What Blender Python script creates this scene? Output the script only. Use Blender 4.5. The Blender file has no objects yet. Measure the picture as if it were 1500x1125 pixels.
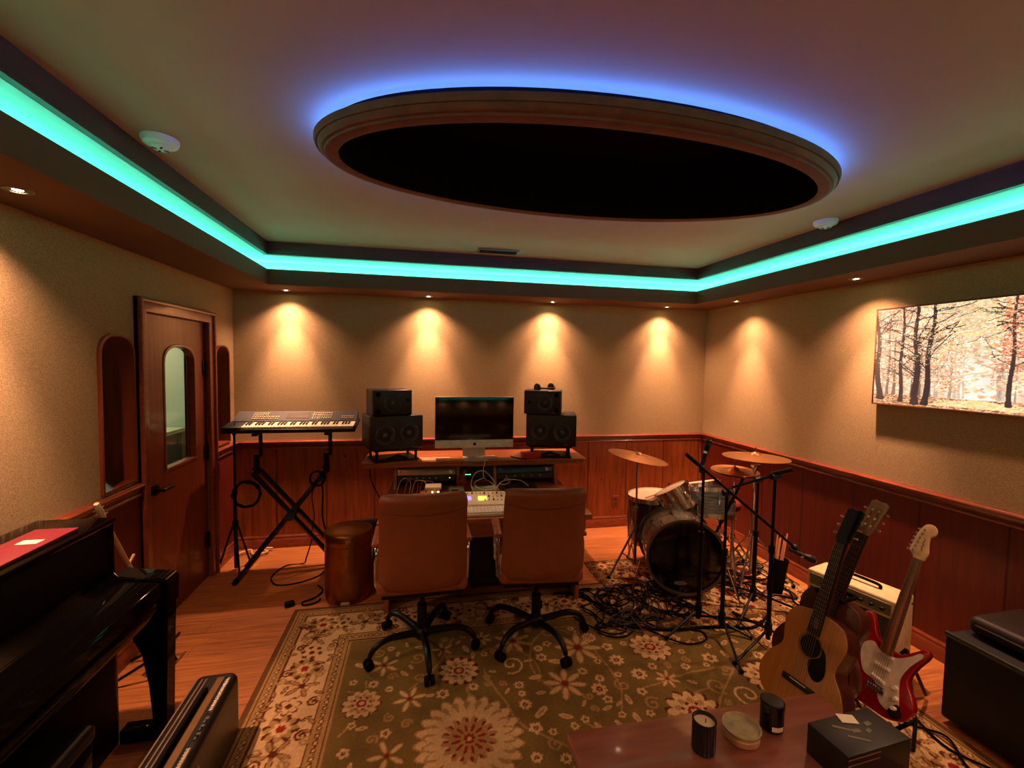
import bpy, bmesh, math, random
import numpy as np
from mathutils import Vector, Matrix, Euler
PI = math.pi
C = bpy.context.scene.collection
sc = bpy.context.scene
XL, XR, YB, YF = -1.598, 2.985, 4.258, -0.62      # room walls
RAIL, SOF, LIP, SLOT, CEIL, SW = 0.965, 2.283, 2.405, 2.518, 2.621, 0.40
CXM, CYM = (XL + XR) / 2, (YB + YF) / 2

# ---------------------------------------------------------------- materials
def lin(c):
    return tuple(((v / 255) / 12.92 if v / 255 <= 0.04045 else (((v / 255) + 0.055) / 1.055) ** 2.4) for v in c)

class NT:
    def __init__(s, name):
        s.m = bpy.data.materials.new(name); s.m.use_nodes = True
        s.t = s.m.node_tree; s.n = s.t.nodes; s.l = s.t.links
        s.b = s.n['Principled BSDF']
    def add(s, typ, **kw):
        nd = s.n.new(typ)
        for k, v in kw.items():
            if k.startswith('i_'):
                nd.inputs[k[2:].replace('_', ' ')].default_value = v
            else: setattr(nd, k, v)
        return nd
    def link(s, a, b): s.l.new(a, b)
    def coord(s, scale=(1, 1, 1), kind='Object'):
        tc = s.add('ShaderNodeTexCoord'); mp = s.add('ShaderNodeMapping')
        mp.inputs['Scale'].default_value = scale
        s.link(tc.outputs[kind], mp.inputs['Vector']); return mp.outputs['Vector']
    def ramp(s, fac, stops):
        r = s.add('ShaderNodeValToRGB'); e = r.color_ramp.elements
        while len(e) < len(stops): e.new(0.5)
        for k, (p, c) in enumerate(stops):
            e[k].position = p; e[k].color = (*c, 1)
        s.link(fac, r.inputs['Fac']); return r.outputs['Color']
    def bump(s, h, strength=0.3, dist=0.002):
        b = s.add('ShaderNodeBump'); b.inputs['Strength'].default_value = strength; b.inputs['Distance'].default_value = dist
        s.link(h, b.inputs['Height']); s.link(b.outputs['Normal'], s.b.inputs['Normal'])
    def set(s, rough=0.5, metal=0.0, spec=None, coat=None):
        s.b.inputs['Roughness'].default_value = rough; s.b.inputs['Metallic'].default_value = metal
        if spec is not None: s.b.inputs['Specular IOR Level'].default_value = spec
        if coat is not None: s.b.inputs['Coat Weight'].default_value = coat; s.b.inputs['Coat Roughness'].default_value = 0.08

def mat(name, rgb, rough=0.5, metal=0.0, var=0.12, scale=30, bump=0.0, spec=None, coat=None, bscale=None):
    q = NT(name); q.set(rough, metal, spec, coat); c = lin(rgb)
    v = q.coord((1, 1, 1)); nz = q.add('ShaderNodeTexNoise'); nz.inputs['Scale'].default_value = scale; nz.inputs['Detail'].default_value = 3
    q.link(v, nz.inputs['Vector'])
    q.link(q.ramp(nz.outputs['Fac'], [(0.3, tuple(x * (1 - var) for x in c)), (0.7, tuple(min(1, x * (1 + var)) for x in c))]), q.b.inputs['Base Color'])
    if bump:
        n2 = q.add('ShaderNodeTexNoise'); n2.inputs['Scale'].default_value = bscale or scale * 4; n2.inputs['Detail'].default_value = 4
        q.link(v, n2.inputs['Vector']); q.bump(n2.outputs['Fac'], bump)
    return q.m

def wood(name, dark, light, rough=0.4, grain=(1, 1, 12), scale=5, coat=None, grooves=None, knots=False):
    """grain: stretch per axis (small = long along that axis)."""
    q = NT(name); q.set(rough, coat=coat)
    v = q.coord(grain); nz = q.add('ShaderNodeTexNoise'); nz.inputs['Scale'].default_value = scale; nz.inputs['Detail'].default_value = 5; nz.inputs['Distortion'].default_value = 0.6
    q.link(v, nz.inputs['Vector'])
    col = q.ramp(nz.outputs['Fac'], [(0.3, lin(dark)), (0.68, lin(light))])
    if knots:
        v2 = q.coord((1, 1, 0.8)); vo = q.add('ShaderNodeTexVoronoi'); vo.inputs['Scale'].default_value = 4.0
        q.link(v2, vo.inputs['Vector'])
        k = q.ramp(vo.outputs['Distance'], [(0.03, (0.18, 0.12, 0.1)), (0.075, (1, 1, 1))])
        mx = q.add('ShaderNodeMix', data_type='RGBA', blend_type='MULTIPLY'); mx.inputs['Factor'].default_value = 1
        q.link(col, mx.inputs['A']); q.link(k, mx.inputs['B']); col = mx.outputs['Result']
    if grooves:
        ax, pitch = grooves
        tc = q.add('ShaderNodeTexCoord'); sp = q.add('ShaderNodeSeparateXYZ'); q.link(tc.outputs['Object'], sp.inputs['Vector'])
        a = q.add('ShaderNodeMath', operation='DIVIDE'); a.inputs[1].default_value = pitch; q.link(sp.outputs[ax], a.inputs[0])
        f = q.add('ShaderNodeMath', operation='FRACT'); q.link(a.outputs[0], f.inputs[0])
        d = q.add('ShaderNodeMath', operation='SUBTRACT'); d.inputs[1].default_value = 0.5; q.link(f.outputs[0], d.inputs[0])
        e = q.add('ShaderNodeMath', operation='ABSOLUTE'); q.link(d.outputs[0], e.inputs[0])
        g = q.ramp(e.outputs[0], [(0.478, (1, 1, 1)), (0.494, (0.35, 0.3, 0.28))])
        mx = q.add('ShaderNodeMix', data_type='RGBA', blend_type='MULTIPLY'); mx.inputs['Factor'].default_value = 1
        q.link(col, mx.inputs['A']); q.link(g, mx.inputs['B']); col = mx.outputs['Result']
        q.bump(g, 0.5, 0.004)
    else: q.bump(nz.outputs['Fac'], 0.08, 0.001)
    q.link(col, q.b.inputs['Base Color']); return q.m

def emis(name, rgb, strength, linear=False):
    q = NT(name); c = rgb if linear else lin(rgb)
    q.b.inputs['Base Color'].default_value = (*c, 1); q.b.inputs['Emission Color'].default_value = (*c, 1)
    q.b.inputs['Emission Strength'].default_value = strength; q.b.inputs['Roughness'].default_value = 0.6
    return q.m

def glassm(name, tint=(0.9, 0.95, 0.92), rough=0.02):
    q = NT(name)
    t = q.add('ShaderNodeBsdfTransparent'); t.inputs['Color'].default_value = (*tint, 1)
    g = q.add('ShaderNodeBsdfGlossy'); g.inputs['Roughness'].default_value = rough
    mx = q.add('ShaderNodeMixShader'); mx.inputs[0].default_value = 0.07; q.link(t.outputs[0], mx.inputs[1]); q.link(g.outputs[0], mx.inputs[2])
    q.link(mx.outputs[0], q.n['Material Output'].inputs['Surface']); return q.m

# ---------------------------------------------------------------- mesh helpers
def T(x=0, y=0, z=0, rx=0, ry=0, rz=0, s=None):
    m = Matrix.Translation((x, y, z)) @ Euler((rx, ry, rz)).to_matrix().to_4x4()
    if s: m = m @ Matrix.Diagonal((*s, 1))
    return m
def bm_(): return bmesh.new()
def box(bm, x0, x1, y0, y1, z0, z1, M=None, bev=0.0, seg=2, mi=0):
    t = bmesh.new(); bmesh.ops.create_cube(t, size=1)
    bmesh.ops.transform(t, matrix=T((x0 + x1) / 2, (y0 + y1) / 2, (z0 + z1) / 2, s=(x1 - x0, y1 - y0, z1 - z0)), verts=t.verts)
    if bev: bmesh.ops.bevel(t, geom=t.edges[:], offset=bev, segments=seg, affect='EDGES', profile=0.5)
    return merge(bm, t, M, mi)
def merge(bm, t, M=None, mi=0):
    if M is not None: bmesh.ops.transform(t, matrix=M, verts=t.verts)
    vm = {v: bm.verts.new(v.co) for v in t.verts}
    for f in t.faces:
        try: nf = bm.faces.new([vm[v] for v in f.verts]); nf.material_index = mi
        except ValueError: pass
    t.free(); return bm
def frame(d):
    d = Vector(d).normalized(); u = Vector((0, 0, 1)) if abs(d.z) < 0.95 else Vector((1, 0, 0))
    a = d.cross(u).normalized(); return a, a.cross(d).normalized()
def ring(bm, c, a, b, r, n, ry=None):
    ry = ry or r
    return [bm.verts.new(Vector(c) + a * (r * math.cos(2 * PI * k / n)) + b * (ry * math.sin(2 * PI * k / n))) for k in range(n)]
def bridge(bm, A, B, mi=0):
    n = len(A)
    for k in range(n):
        f = bm.faces.new((A[k], A[(k + 1) % n], B[(k + 1) % n], B[k])); f.material_index = mi
def tube(bm, pts, r, n=8, closed=False, caps=True, mi=0):
    """round tube through points; r is a number or one radius per point"""
    P = [Vector(p) for p in pts]; R_ = r if isinstance(r, (list, tuple)) else [r] * len(P)
    d0 = (P[1] - P[0]).normalized(); a, b = frame(d0); rings = []
    for k, p in enumerate(P):
        if closed: d = (P[(k + 1) % len(P)] - P[k - 1])
        else: d = P[min(k + 1, len(P) - 1)] - P[max(k - 1, 0)]
        if d.length < 1e-9: d = d0
        d.normalize(); q = d0.rotation_difference(d); a = q @ a; b = q @ b; d0 = d
        rings.append(ring(bm, p, a, b, R_[k], n))
    for k in range(len(rings) - 1): bridge(bm, rings[k], rings[k + 1], mi)
    if closed: bridge(bm, rings[-1], rings[0], mi)
    elif caps:
        f = bm.faces.new(rings[0][::-1]); f.material_index = mi
        f = bm.faces.new(rings[-1]); f.material_index = mi
    return bm
def lathe(bm, prof, n=32, M=None, mi=0, cap=True):
    """profile (r, z) spun about z"""
    t = bmesh.new(); rings = []
    for r, z in prof:
        rings.append([t.verts.new((max(r, 1e-4) * math.cos(2 * PI * k / n), max(r, 1e-4) * math.sin(2 * PI * k / n), z)) for k in range(n)])
    for A, B in zip(rings, rings[1:]): bridge(t, A, B)
    if cap:
        t.faces.new(rings[0][::-1]); t.faces.new(rings[-1])
    return merge(bm, t, M, mi)
def cyl(bm, p0, p1, r0, r1=None, n=20, mi=0):
    return tube(bm, [p0, p1], [r0, r0 if r1 is None else r1], n, mi=mi)
def ball(bm, c, r, sx=1, sy=1, sz=1, M=None, mi=0, u=16, v=10):
    t = bmesh.new(); bmesh.ops.create_uvsphere(t, u_segments=u, v_segments=v, radius=r)
    bmesh.ops.transform(t, matrix=T(*c, s=(sx, sy, sz)), verts=t.verts); return merge(bm, t, M, mi)
def plate(outline, holes=(), th=0.02, bev=0.0, res=2):
    """flat plate in the XZ plane (thickness along Y, centred) with holes, as a bmesh"""
    cu = bpy.data.curves.new('t', 'CURVE'); cu.dimensions = '2D'; cu.fill_mode = 'BOTH'; cu.extrude = th / 2 - bev; cu.bevel_depth = bev; cu.bevel_resolution = res; cu.offset = -bev
    for o in [outline] + list(holes):
        sp = cu.splines.new('POLY'); sp.points.add(len(o) - 1); sp.use_cyclic_u = True
        for k, (x, z) in enumerate(o): sp.points[k].co = (x, z, 0, 1)
    ob = bpy.data.objects.new('t', cu); C.objects.link(ob); dg = bpy.context.evaluated_depsgraph_get(); dg.update()
    me = bpy.data.meshes.new_from_object(ob.evaluated_get(dg)); bm = bmesh.new(); bm.from_mesh(me)
    bpy.data.objects.remove(ob); bpy.data.curves.remove(cu); bpy.data.meshes.remove(me)
    bmesh.ops.remove_doubles(bm, verts=bm.verts, dist=1e-5)
    bmesh.ops.transform(bm, matrix=Matrix.Rotation(PI / 2, 4, 'X'), verts=bm.verts)   # (x, y, z) -> (x, -z, y)
    return bm
def smooth_closed(pts, n=8):
    """Catmull-Rom through closed control points"""
    out = []; N = len(pts)
    for k in range(N):
        p0, p1, p2, p3 = (np.array(pts[(k + j) % N], float) for j in (-1, 0, 1, 2))
        for t in np.linspace(0, 1, n, endpoint=False):
            out.append(tuple(0.5 * ((2 * p1) + (-p0 + p2) * t + (2 * p0 - 5 * p1 + 4 * p2 - p3) * t * t + (-p0 + 3 * p1 - 3 * p2 + p3) * t ** 3)))
    return out
def smooth_open(pts, n=8):
    P = [pts[0]] + list(pts) + [pts[-1]]; out = []
    for k in range(1, len(P) - 2):
        p0, p1, p2, p3 = (np.array(P[k + j], float) for j in (-1, 0, 1, 2))
        for t in np.linspace(0, 1, n, endpoint=False):
            out.append(tuple(0.5 * ((2 * p1) + (-p0 + p2) * t + (2 * p0 - 5 * p1 + 4 * p2 - p3) * t * t + (-p0 + 3 * p1 - 3 * p2 + p3) * t ** 3)))
    out.append(tuple(pts[-1])); return out
def obj(name, bm, m, parent=None, loc=None, rot=None, sharp=35, normals=True):
    if normals: bmesh.ops.recalc_face_normals(bm, faces=bm.faces)
    me = bpy.data.meshes.new(name); bm.to_mesh(me); bm.free()
    for x in (m if isinstance(m, (list, tuple)) else [m]): me.materials.append(x)
    me.polygons.foreach_set('use_smooth', [True] * len(me.polygons))
    me.set_sharp_from_angle(angle=math.radians(sharp))
    o = bpy.data.objects.new(name, me); C.objects.link(o)
    if parent is not None: o.parent = parent
    if loc is not None: o.location = loc
    if rot is not None: o.rotation_euler = rot
    return o
def tag(o, label, cat, group=None, kind=None):
    o['label'] = label; o['category'] = cat
    if group: o['group'] = group
    if kind: o['kind'] = kind
    return o
def thing(name, label, cat, loc=(0, 0, 0), rotz=0, group=None, rot=None):
    o = bpy.data.objects.new(name, None); C.objects.link(o); o.empty_display_size = 0.05
    o.location = loc; o.rotation_euler = rot or (0, 0, rotz); return tag(o, label, cat, group)
def struct(name, bm, m, parent=None, label=None, **kw):
    o = obj(name, bm, m, parent, **kw)
    if parent is None: o['kind'] = 'structure'
    if label: o['label'] = label
    return o
def kids(o): return [c for c in bpy.data.objects if c.parent == o]
def dup(root, loc=None, rotz=None, label=None, group=None):
    r = root.copy(); C.objects.link(r)
    if loc is not None: r.location = loc
    if rotz is not None: r.rotation_euler = (0, 0, rotz)
    if label: r['label'] = label
    if group: r['group'] = group
    for ch in kids(root):
        c = ch.copy(); C.objects.link(c); c.parent = r
        for g in kids(ch):
            d = g.copy(); C.objects.link(d); d.parent = c
    return r

# ---------------------------------------------------------------- shared materials
def wall_mat():
    q = NT('woven_wall_fabric'); q.set(0.9, spec=0.15)
    v = q.coord(); nz = q.add('ShaderNodeTexNoise'); nz.inputs['Scale'].default_value = 220; nz.inputs['Detail'].default_value = 2; q.link(v, nz.inputs['Vector'])
    q.link(q.ramp(nz.outputs['Fac'], [(0.3, lin((142, 120, 84))), (0.7, lin((182, 158, 118)))]), q.b.inputs['Base Color'])
    w1 = q.add('ShaderNodeTexWave', bands_direction='Z'); w1.inputs['Scale'].default_value = 90; w1.inputs['Distortion'].default_value = 3; q.link(v, w1.inputs['Vector'])
    w2 = q.add('ShaderNodeTexWave', bands_direction='DIAGONAL'); w2.inputs['Scale'].default_value = 90; w2.inputs['Distortion'].default_value = 3; q.link(v, w2.inputs['Vector'])
    ad = q.add('ShaderNodeMath', operation='ADD'); q.link(w1.outputs['Fac'], ad.inputs[0]); q.link(w2.outputs['Fac'], ad.inputs[1])
    q.bump(ad.outputs[0], 0.25, 0.0015); return q.m
def floor_mat():
    q = NT('oak_plank_floor'); q.set(0.38, coat=0.15)
    v = q.coord(); br = q.add('ShaderNodeTexBrick'); br.offset = 0.37; br.inputs['Scale'].default_value = 1
    br.inputs['Brick Width'].default_value = 1.3; br.inputs['Row Height'].default_value = 0.11; br.inputs['Mortar Size'].default_value = 0.0015
    br.inputs['Color1'].default_value = (0.78, 0.78, 0.78, 1); br.inputs['Color2'].default_value = (1, 1, 1, 1); br.inputs['Mortar'].default_value = (0.35, 0.3, 0.25, 1)
    q.link(v, br.inputs['Vector'])
    v2 = q.coord((1.2, 14, 1)); nz = q.add('ShaderNodeTexNoise'); nz.inputs['Scale'].default_value = 4; nz.inputs['Detail'].default_value = 5; q.link(v2, nz.inputs['Vector'])
    c = q.ramp(nz.outputs['Fac'], [(0.3, lin((150, 84, 38))), (0.7, lin((190, 120, 62)))])
    mx = q.add('ShaderNodeMix', data_type='RGBA', blend_type='MULTIPLY'); mx.inputs['Factor'].default_value = 1
    q.link(c, mx.inputs['A']); q.link(br.outputs['Color'], mx.inputs['B']); q.link(mx.outputs['Result'], q.b.inputs['Base Color'])
    q.bump(br.outputs['Fac'], -0.2, 0.001); return q.m
M = {}
M['wall'] = wall_mat(); M['floor'] = floor_mat()
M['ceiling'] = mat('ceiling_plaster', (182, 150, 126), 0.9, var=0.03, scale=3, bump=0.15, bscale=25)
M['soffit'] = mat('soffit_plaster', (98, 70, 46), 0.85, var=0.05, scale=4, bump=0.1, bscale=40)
M['fascia_dark'] = wood('dark_stained_fascia', (64, 32, 20), (84, 46, 30), 0.6, (1, 1, 6))
M['slot'] = mat('white_cove_paint', (195, 208, 204), 0.8, var=0.02)
M['wains_y'] = wood('red_stained_wainscot_lit', (116, 54, 20), (160, 82, 34), 0.42, (9, 9, 0.8), 4, grooves=(0, 0.42), knots=True)  # same wainscot as the sides, lit tone put into its colour
M['wains_x'] = wood('red_stained_wainscot_shaded', (78, 21, 12), (100, 30, 16), 0.42, (9, 9, 0.8), 4, grooves=(1, 0.42), knots=True)  # same wainscot as the back, shade put into a darker red
M['trim'] = wood('stained_moulding', (104, 44, 24), (134, 64, 36), 0.32, (3, 3, 9), 4, coat=0.3)
M['door'] = wood('door_veneer', (98, 40, 16), (126, 56, 24), 0.4, (9, 9, 0.9), 4, coat=0.2)
M['black'] = mat('black_painted_metal', (12, 11, 11), 0.38, 0.0, scale=20, spec=0.25)
M['blackplastic'] = mat('black_plastic', (17, 17, 18), 0.5, bump=0.1, bscale=300)
M['rubber'] = mat('black_rubber', (12, 10, 10), 0.85, spec=0.12)
M['chrome'] = mat('chrome', (205, 205, 208), 0.16, 1.0, var=0.03)
M['steel'] = mat('brushed_steel', (150, 146, 140), 0.35, 1.0, var=0.06)
M['gloss'] = mat('black_piano_lacquer', (4, 3, 3), 0.05, var=0.02, spec=0.14)
M['leather'] = mat('brown_leather', (140, 76, 42), 0.42, var=0.08, scale=18, bump=0.25, bscale=260)
M['white'] = mat('white_plastic', (240, 236, 226), 0.4, var=0.02)
M['cream'] = mat('cream_plastic', (240, 226, 190), 0.4, var=0.03)
M['darkgrey'] = mat('dark_grey_plastic', (44, 42, 38), 0.7)
M['grey'] = mat('grey_plastic', (110, 108, 104), 0.5)
M['deskwood'] = wood('desk_wood', (138, 72, 38), (170, 98, 56), 0.3, (1.2, 9, 9), 4, coat=0.3)
M['glass'] = glassm('window_glass')
# ================================================================= the room
b = bm_(); box(b, XL - 0.15, XR + 0.15, YF - 0.15, YB + 0.15, -0.1, 0); struct('floor', b, M['floor'])
def xform(bm, mtx): bmesh.ops.transform(bm, matrix=mtx, verts=bm.verts); return bm
# back, right, front walls
b = bm_(); box(b, XL - 0.15, XR + 0.15, YB, YB + 0.15, 0, 2.9); struct('wall_back', b, M['wall'])
b = bm_(); box(b, XR, XR + 0.15, YF - 0.15, YB, 0, 2.9); struct('wall_right', b, M['wall'])
b = bm_(); box(b, XL - 0.15, XR + 0.15, YF - 0.15, YF, 0, 2.9); struct('wall_front', b, M['wall'])
# left wall with door opening and two arched windows (plate in the XZ plane turned to the YZ plane)
def arch(y0, y1, z0, z1, rise):
    """opening with a flattened pointed-shoulder arch"""
    w = y1 - y0; pts = [(y0, z0), (y1, z0), (y1, z1 - rise)]
    for k in range(1, 12):
        t = k / 12 * PI; cs, sn = math.cos(t), math.sin(t)
        pts.append(((y0 + y1) / 2 + w / 2 * math.copysign(abs(cs) ** 0.8, cs), z1 - rise + rise * sn ** 0.8))
    pts.append((y0, z1 - rise)); return pts
DY0, DY1, DZ = 2.975, 3.765, 1.965
win1 = arch(2.60, 2.885, 0.985, 1.815, 0.115)
win2 = arch(3.885, 4.145, 0.985, 1.80, 0.10)
out = [(YF, 0), (DY0, 0), (DY0, DZ), (DY1, DZ), (DY1, 0), (YB, 0), (YB, 2.9), (YF, 2.9)]
TURN = Matrix.Rotation(PI / 2, 4, 'Z')
def to_left(bm, x): return xform(bm, Matrix.Translation((x, 0, 0)) @ TURN)      # plate x -> world y
b = to_left(plate(out, [win1[::-1], win2[::-1]], 0.15), XL - 0.075); struct('wall_left', b, M['wall'])
# window linings and glass
for n, (w, wi) in enumerate(((win1, 0.285), (win2, 0.26)), 1):
    cy = sum(p[0] for p in (w[0], w[1])) / 2; cz = 1.4
    inner = [(cy + (p[0] - cy) * (1 - 0.028 / wi), cz + (p[1] - cz) * 0.972) for p in w]
    f = struct('window_%d' % n, to_left(plate(w, [inner[::-1]], 0.17, 0.0), XL - 0.07), M['door'])
    g = to_left(plate([(p[0], p[1]) for p in inner], (), 0.006), XL - 0.135)
    obj('glass', g, M['glass'], f)
    if n == 1:
        bb = bm_(); box(bb, XL - 0.16, XL - 0.145, cy - 0.028, cy - 0.018, 1.0, 1.76); obj('mullion', bb, M['fascia_dark'], f)
# wainscot panels, chair rail, baseboard
def wains(y0, y1, name):
    pass
def run(name, p0, p1, nrm, prof, m):
    """extrude a profile [(out, z)] from p0 to p1; nrm points into the room"""
    bm = bm_(); A = [bm.verts.new((p0[0] + nrm[0] * o, p0[1] + nrm[1] * o, z)) for o, z in prof]; B = [bm.verts.new((p1[0] + nrm[0] * o, p1[1] + nrm[1] * o, z)) for o, z in prof]
    n = len(prof)
    for k in range(n): bm.faces.new((A[k], A[(k + 1) % n], B[(k + 1) % n], B[k]))
    bm.faces.new(A[::-1]); bm.faces.new(B); return struct(name, bm, m)
railp = [(0, RAIL - 0.07), (0.02, RAIL - 0.07), (0.024, RAIL - 0.062), (0.02, RAIL - 0.054), (0.013, RAIL - 0.05), (0.013, RAIL - 0.03), (0.02, RAIL - 0.02), (0.038, RAIL - 0.014), (0.04, RAIL - 0.006), (0.036, RAIL), (0.018, RAIL + 0.002), (0.016, RAIL + 0.006), (0, RAIL + 0.006)]
basep = [(0, 0), (0.024, 0), (0.024, 0.075), (0.018, 0.085), (0.02, 0.1), (0.012, 0.115), (0, 0.115)]
pan = [(0, 0.0), (0.012, 0.0), (0.012, RAIL - 0.05), (0, RAIL - 0.05)]
CO = 0.0
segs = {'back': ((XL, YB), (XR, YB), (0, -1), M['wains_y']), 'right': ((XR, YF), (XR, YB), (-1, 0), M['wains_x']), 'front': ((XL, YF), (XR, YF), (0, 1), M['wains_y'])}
for k, (p0, p1, nr, wm) in segs.items():
    run('baseboard_' + k, p0, p1, nr, basep, M['trim'])
n = 1
for k, (p0, p1, nr, wm) in segs.items():
    run('trim_%d' % n, p0, p1, nr, pan, wm); run('trim_%d' % (n + 1), p0, p1, nr, railp, M['trim']); n += 2
for y0, y1, bn in ((YF, DY0 - 0.075, 'baseboard_left'), (DY1 + 0.075, YB, 'baseboard_corner')):
    run(bn, (XL, y0), (XL, y1), (1, 0), basep, M['trim'])
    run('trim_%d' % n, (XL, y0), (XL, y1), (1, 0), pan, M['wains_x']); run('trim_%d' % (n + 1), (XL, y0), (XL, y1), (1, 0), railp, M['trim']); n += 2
# door: casing, leaf with arched glass, lever, hinges
ow = 0.075
cas = [(DY0 - ow, 0), (DY0 + 0.005, 0), (DY0 + 0.005, DZ - 0.005), (DY1 - 0.005, DZ - 0.005), (DY1 - 0.005, 0), (DY1 + ow, 0), (DY1 + ow, DZ + ow), (DY0 - ow, DZ + ow)]
door = struct('door_1', to_left(plate([(DY0 + 0.008, 0.005), (DY1 - 0.008, 0.005), (DY1 - 0.008, DZ - 0.01), (DY0 + 0.008, DZ - 0.01)], [arch(3.205, 3.62, 0.955, 1.785, 0.13)[::-1]], 0.045), XL - 0.035), M['door'])
obj('door_casing', to_left(plate(cas, (), 0.03, 0.006), XL + 0.012), M['trim'], door)
ow2 = 0.052; cas2 = [(DY0 - ow, 0), (DY0 - ow2, 0), (DY0 - ow2, DZ + ow2), (DY1 + ow2, DZ + ow2), (DY1 + ow2, 0), (DY1 + ow, 0), (DY1 + ow, DZ + ow), (DY0 - ow, DZ + ow)]
obj('backband', to_left(plate(cas2, (), 0.045, 0.006), XL + 0.02), M['trim'], door)
ga = arch(3.205, 3.62, 0.955, 1.785, 0.13); gi = arch(3.225, 3.60, 0.975, 1.765, 0.12)
obj('glazing_bead', to_left(plate(ga, [gi[::-1]], 0.055, 0.004), XL - 0.035), M['trim'], door)
obj('glass', to_left(plate(gi, (), 0.006), XL - 0.045), M['glass'], door)
b = bm_(); box(b, XL - 0.15, XL - 0.005, DY0 - 0.001, DY0 + 0.007, 0, DZ); box(b, XL - 0.15, XL - 0.005, DY1 - 0.007, DY1 + 0.001, 0, DZ); box(b, XL - 0.15, XL - 0.005, DY0, DY1, DZ - 0.008, DZ); obj('door_jamb', b, M['fascia_dark'], door)
b = bm_(); cyl(b, (XL - 0.012, 3.075, 0.875), (XL + 0.006, 3.075, 0.875), 0.033, n=24); cyl(b, (XL, 3.075, 0.875), (XL + 0.05, 3.075, 0.875), 0.011)
tube(b, [(XL + 0.048, 3.065, 0.875), (XL + 0.05, 3.10, 0.876), (XL + 0.047, 3.16, 0.872), (XL + 0.04, 3.20, 0.866)], [0.01, 0.011, 0.009, 0.008], 10)
h = obj('door_handle', b, M['black'], door)
for z in (1.62, 0.98, 0.3):
    b = bm_(); box(b, XL - 0.012, XL - 0.004, DY1 - 0.045, DY1 - 0.008, z - 0.055, z + 0.055, bev=0.003); cyl(b, (XL + 0.0, DY1 - 0.012, z - 0.058), (XL + 0.0, DY1 - 0.012, z + 0.058), 0.009, n=12); obj('hinge', b, M['black'], door)
# the booth seen through the door glass
b = bm_(); box(b, -3.9, XL - 0.15, 5.2, 5.3, 0, 2.5); struct('wall_booth_back', b, mat('pale_green_booth_paint', (176, 184, 160), 0.9, var=0.02))
b = bm_(); box(b, -3.95, -3.85, 1.8, 5.2, 0, 2.5); box(b, XL - 0.15, XL - 0.05, YB + 0.15, 5.3, 0, 2.5); struct('wall_booth_side', b, mat('booth_paint', (160, 160, 140), 0.9, var=0.02))
b = bm_(); box(b, -3.9, XL - 0.15, 1.7, 1.8, 0, 2.5); struct('wall_booth_front', b, M['door'])
b = bm_(); box(b, -3.9, XL - 0.15, 1.8, 5.2, 2.4, 2.5); struct('ceiling_booth', b, M['ceiling'])
b = bm_(); box(b, -3.9, XL - 0.15, 1.8, 5.2, -0.1, 0.0); struct('floor_booth', b, M['floor'])
b = bm_()
for k in range(14):
    y = -2.29 + k * 0.038; cyl(b, (y, 5.12 + 0.012 * (k % 2), 0.03), (y, 5.12 + 0.012 * (k % 2), 2.3), 0.023, n=10)
tag(obj('booth_curtain', b, mat('olive_drape', (96, 84, 52), 0.95)), 'olive drape at the far end of the booth, behind the door glass', 'curtain')
t = thing('booth_desk', 'pale desk against the booth wall, seen through the door glass', 'desk', (-2.9, 4.9, 0))
b = bm_(); box(b, -0.55, 0.5, -0.28, 0.28, 0.93, 0.97, bev=0.006); obj('desk_top', b, M['cream'], t)
for sx in (-0.5, 0.45):
    b = bm_(); box(b, sx - 0.02, sx + 0.02, -0.25, 0.25, 0, 0.93); obj('side_panel', b, M['grey'], t)
t = thing('booth_lamp', 'round ceiling lamp lighting the booth behind the door', 'lamp', (-2.9, 4.2, 2.4))
b = bm_(); lathe(b, [(0.14, 0), (0.15, -0.02), (0.13, -0.05), (0.05, -0.065)], 24); obj('lamp_shade', b, emis('booth_lamp_glow', (255, 240, 205), 3.0), t)
l = bpy.data.lights.new('booth_bulb', 'POINT'); l.energy = 40; l.color = (0.86, 1.0, 0.76); l.shadow_soft_size = 0.1
lo = bpy.data.objects.new('booth_bulb', l); C.objects.link(lo); lo.parent = t; lo.location = (0, 0, -0.16)

# ---- ceiling with the oval recess, cove soffits all round
OX, OY = 0.770, 1.935
def ell(a, b_, n=96): return [(OX + a * math.cos(2 * PI * k / n), OY + b_ * math.sin(2 * PI * k / n)) for k in range(n)]
def to_flat(bm, z): return xform(bm, Matrix.Translation((0, 0, z)) @ Matrix.Rotation(-PI / 2, 4, 'X'))   # plate (x, z) -> (x, y)
b = to_flat(plate([(XL - 0.1, YF - 0.1), (XR + 0.1, YF - 0.1), (XR + 0.1, YB + 0.1), (XL - 0.1, YB + 0.1)], [ell(1.125, 0.475)[::-1]], 0.06), CEIL + 0.03); struct('ceiling', b, M['ceiling'])
DARK = mat('black_stretched_fabric', (15, 8, 7), 0.95, spec=0.1)
t = bpy.data.objects.new('ceiling_medallion', None); C.objects.link(t); t.location = (OX, OY, CEIL)
tag(t, 'large oval wooden ceiling moulding around a black recess, with blue glow behind it', 'ceiling moulding')
b = bm_(); a_, b2 = 1.13, 0.478; N = 96
prof = [(-0.03, -0.105, ), (0.012, -0.108), (0.02, -0.106), (0.023, -0.098), (0.034, -0.096), (0.044, -0.086), (0.048, -0.075), (0.056, -0.076), (0.062, -0.062), (0.062, -0.05), (-0.03, -0.05)]
rings = []
for o_, z in prof: rings.append([b.verts.new(((a_ + o_) * math.cos(2 * PI * k / N), (b2 + o_) * math.sin(2 * PI * k / N), z)) for k in range(N)])
for k in range(len(rings)): bridge(b, rings[k], rings[(k + 1) % len(rings)])
obj('oval_moulding', b, wood('oval_moulding_wood', (96, 40, 22), (118, 54, 30), 0.7, (3, 3, 3), 5), t)
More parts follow.
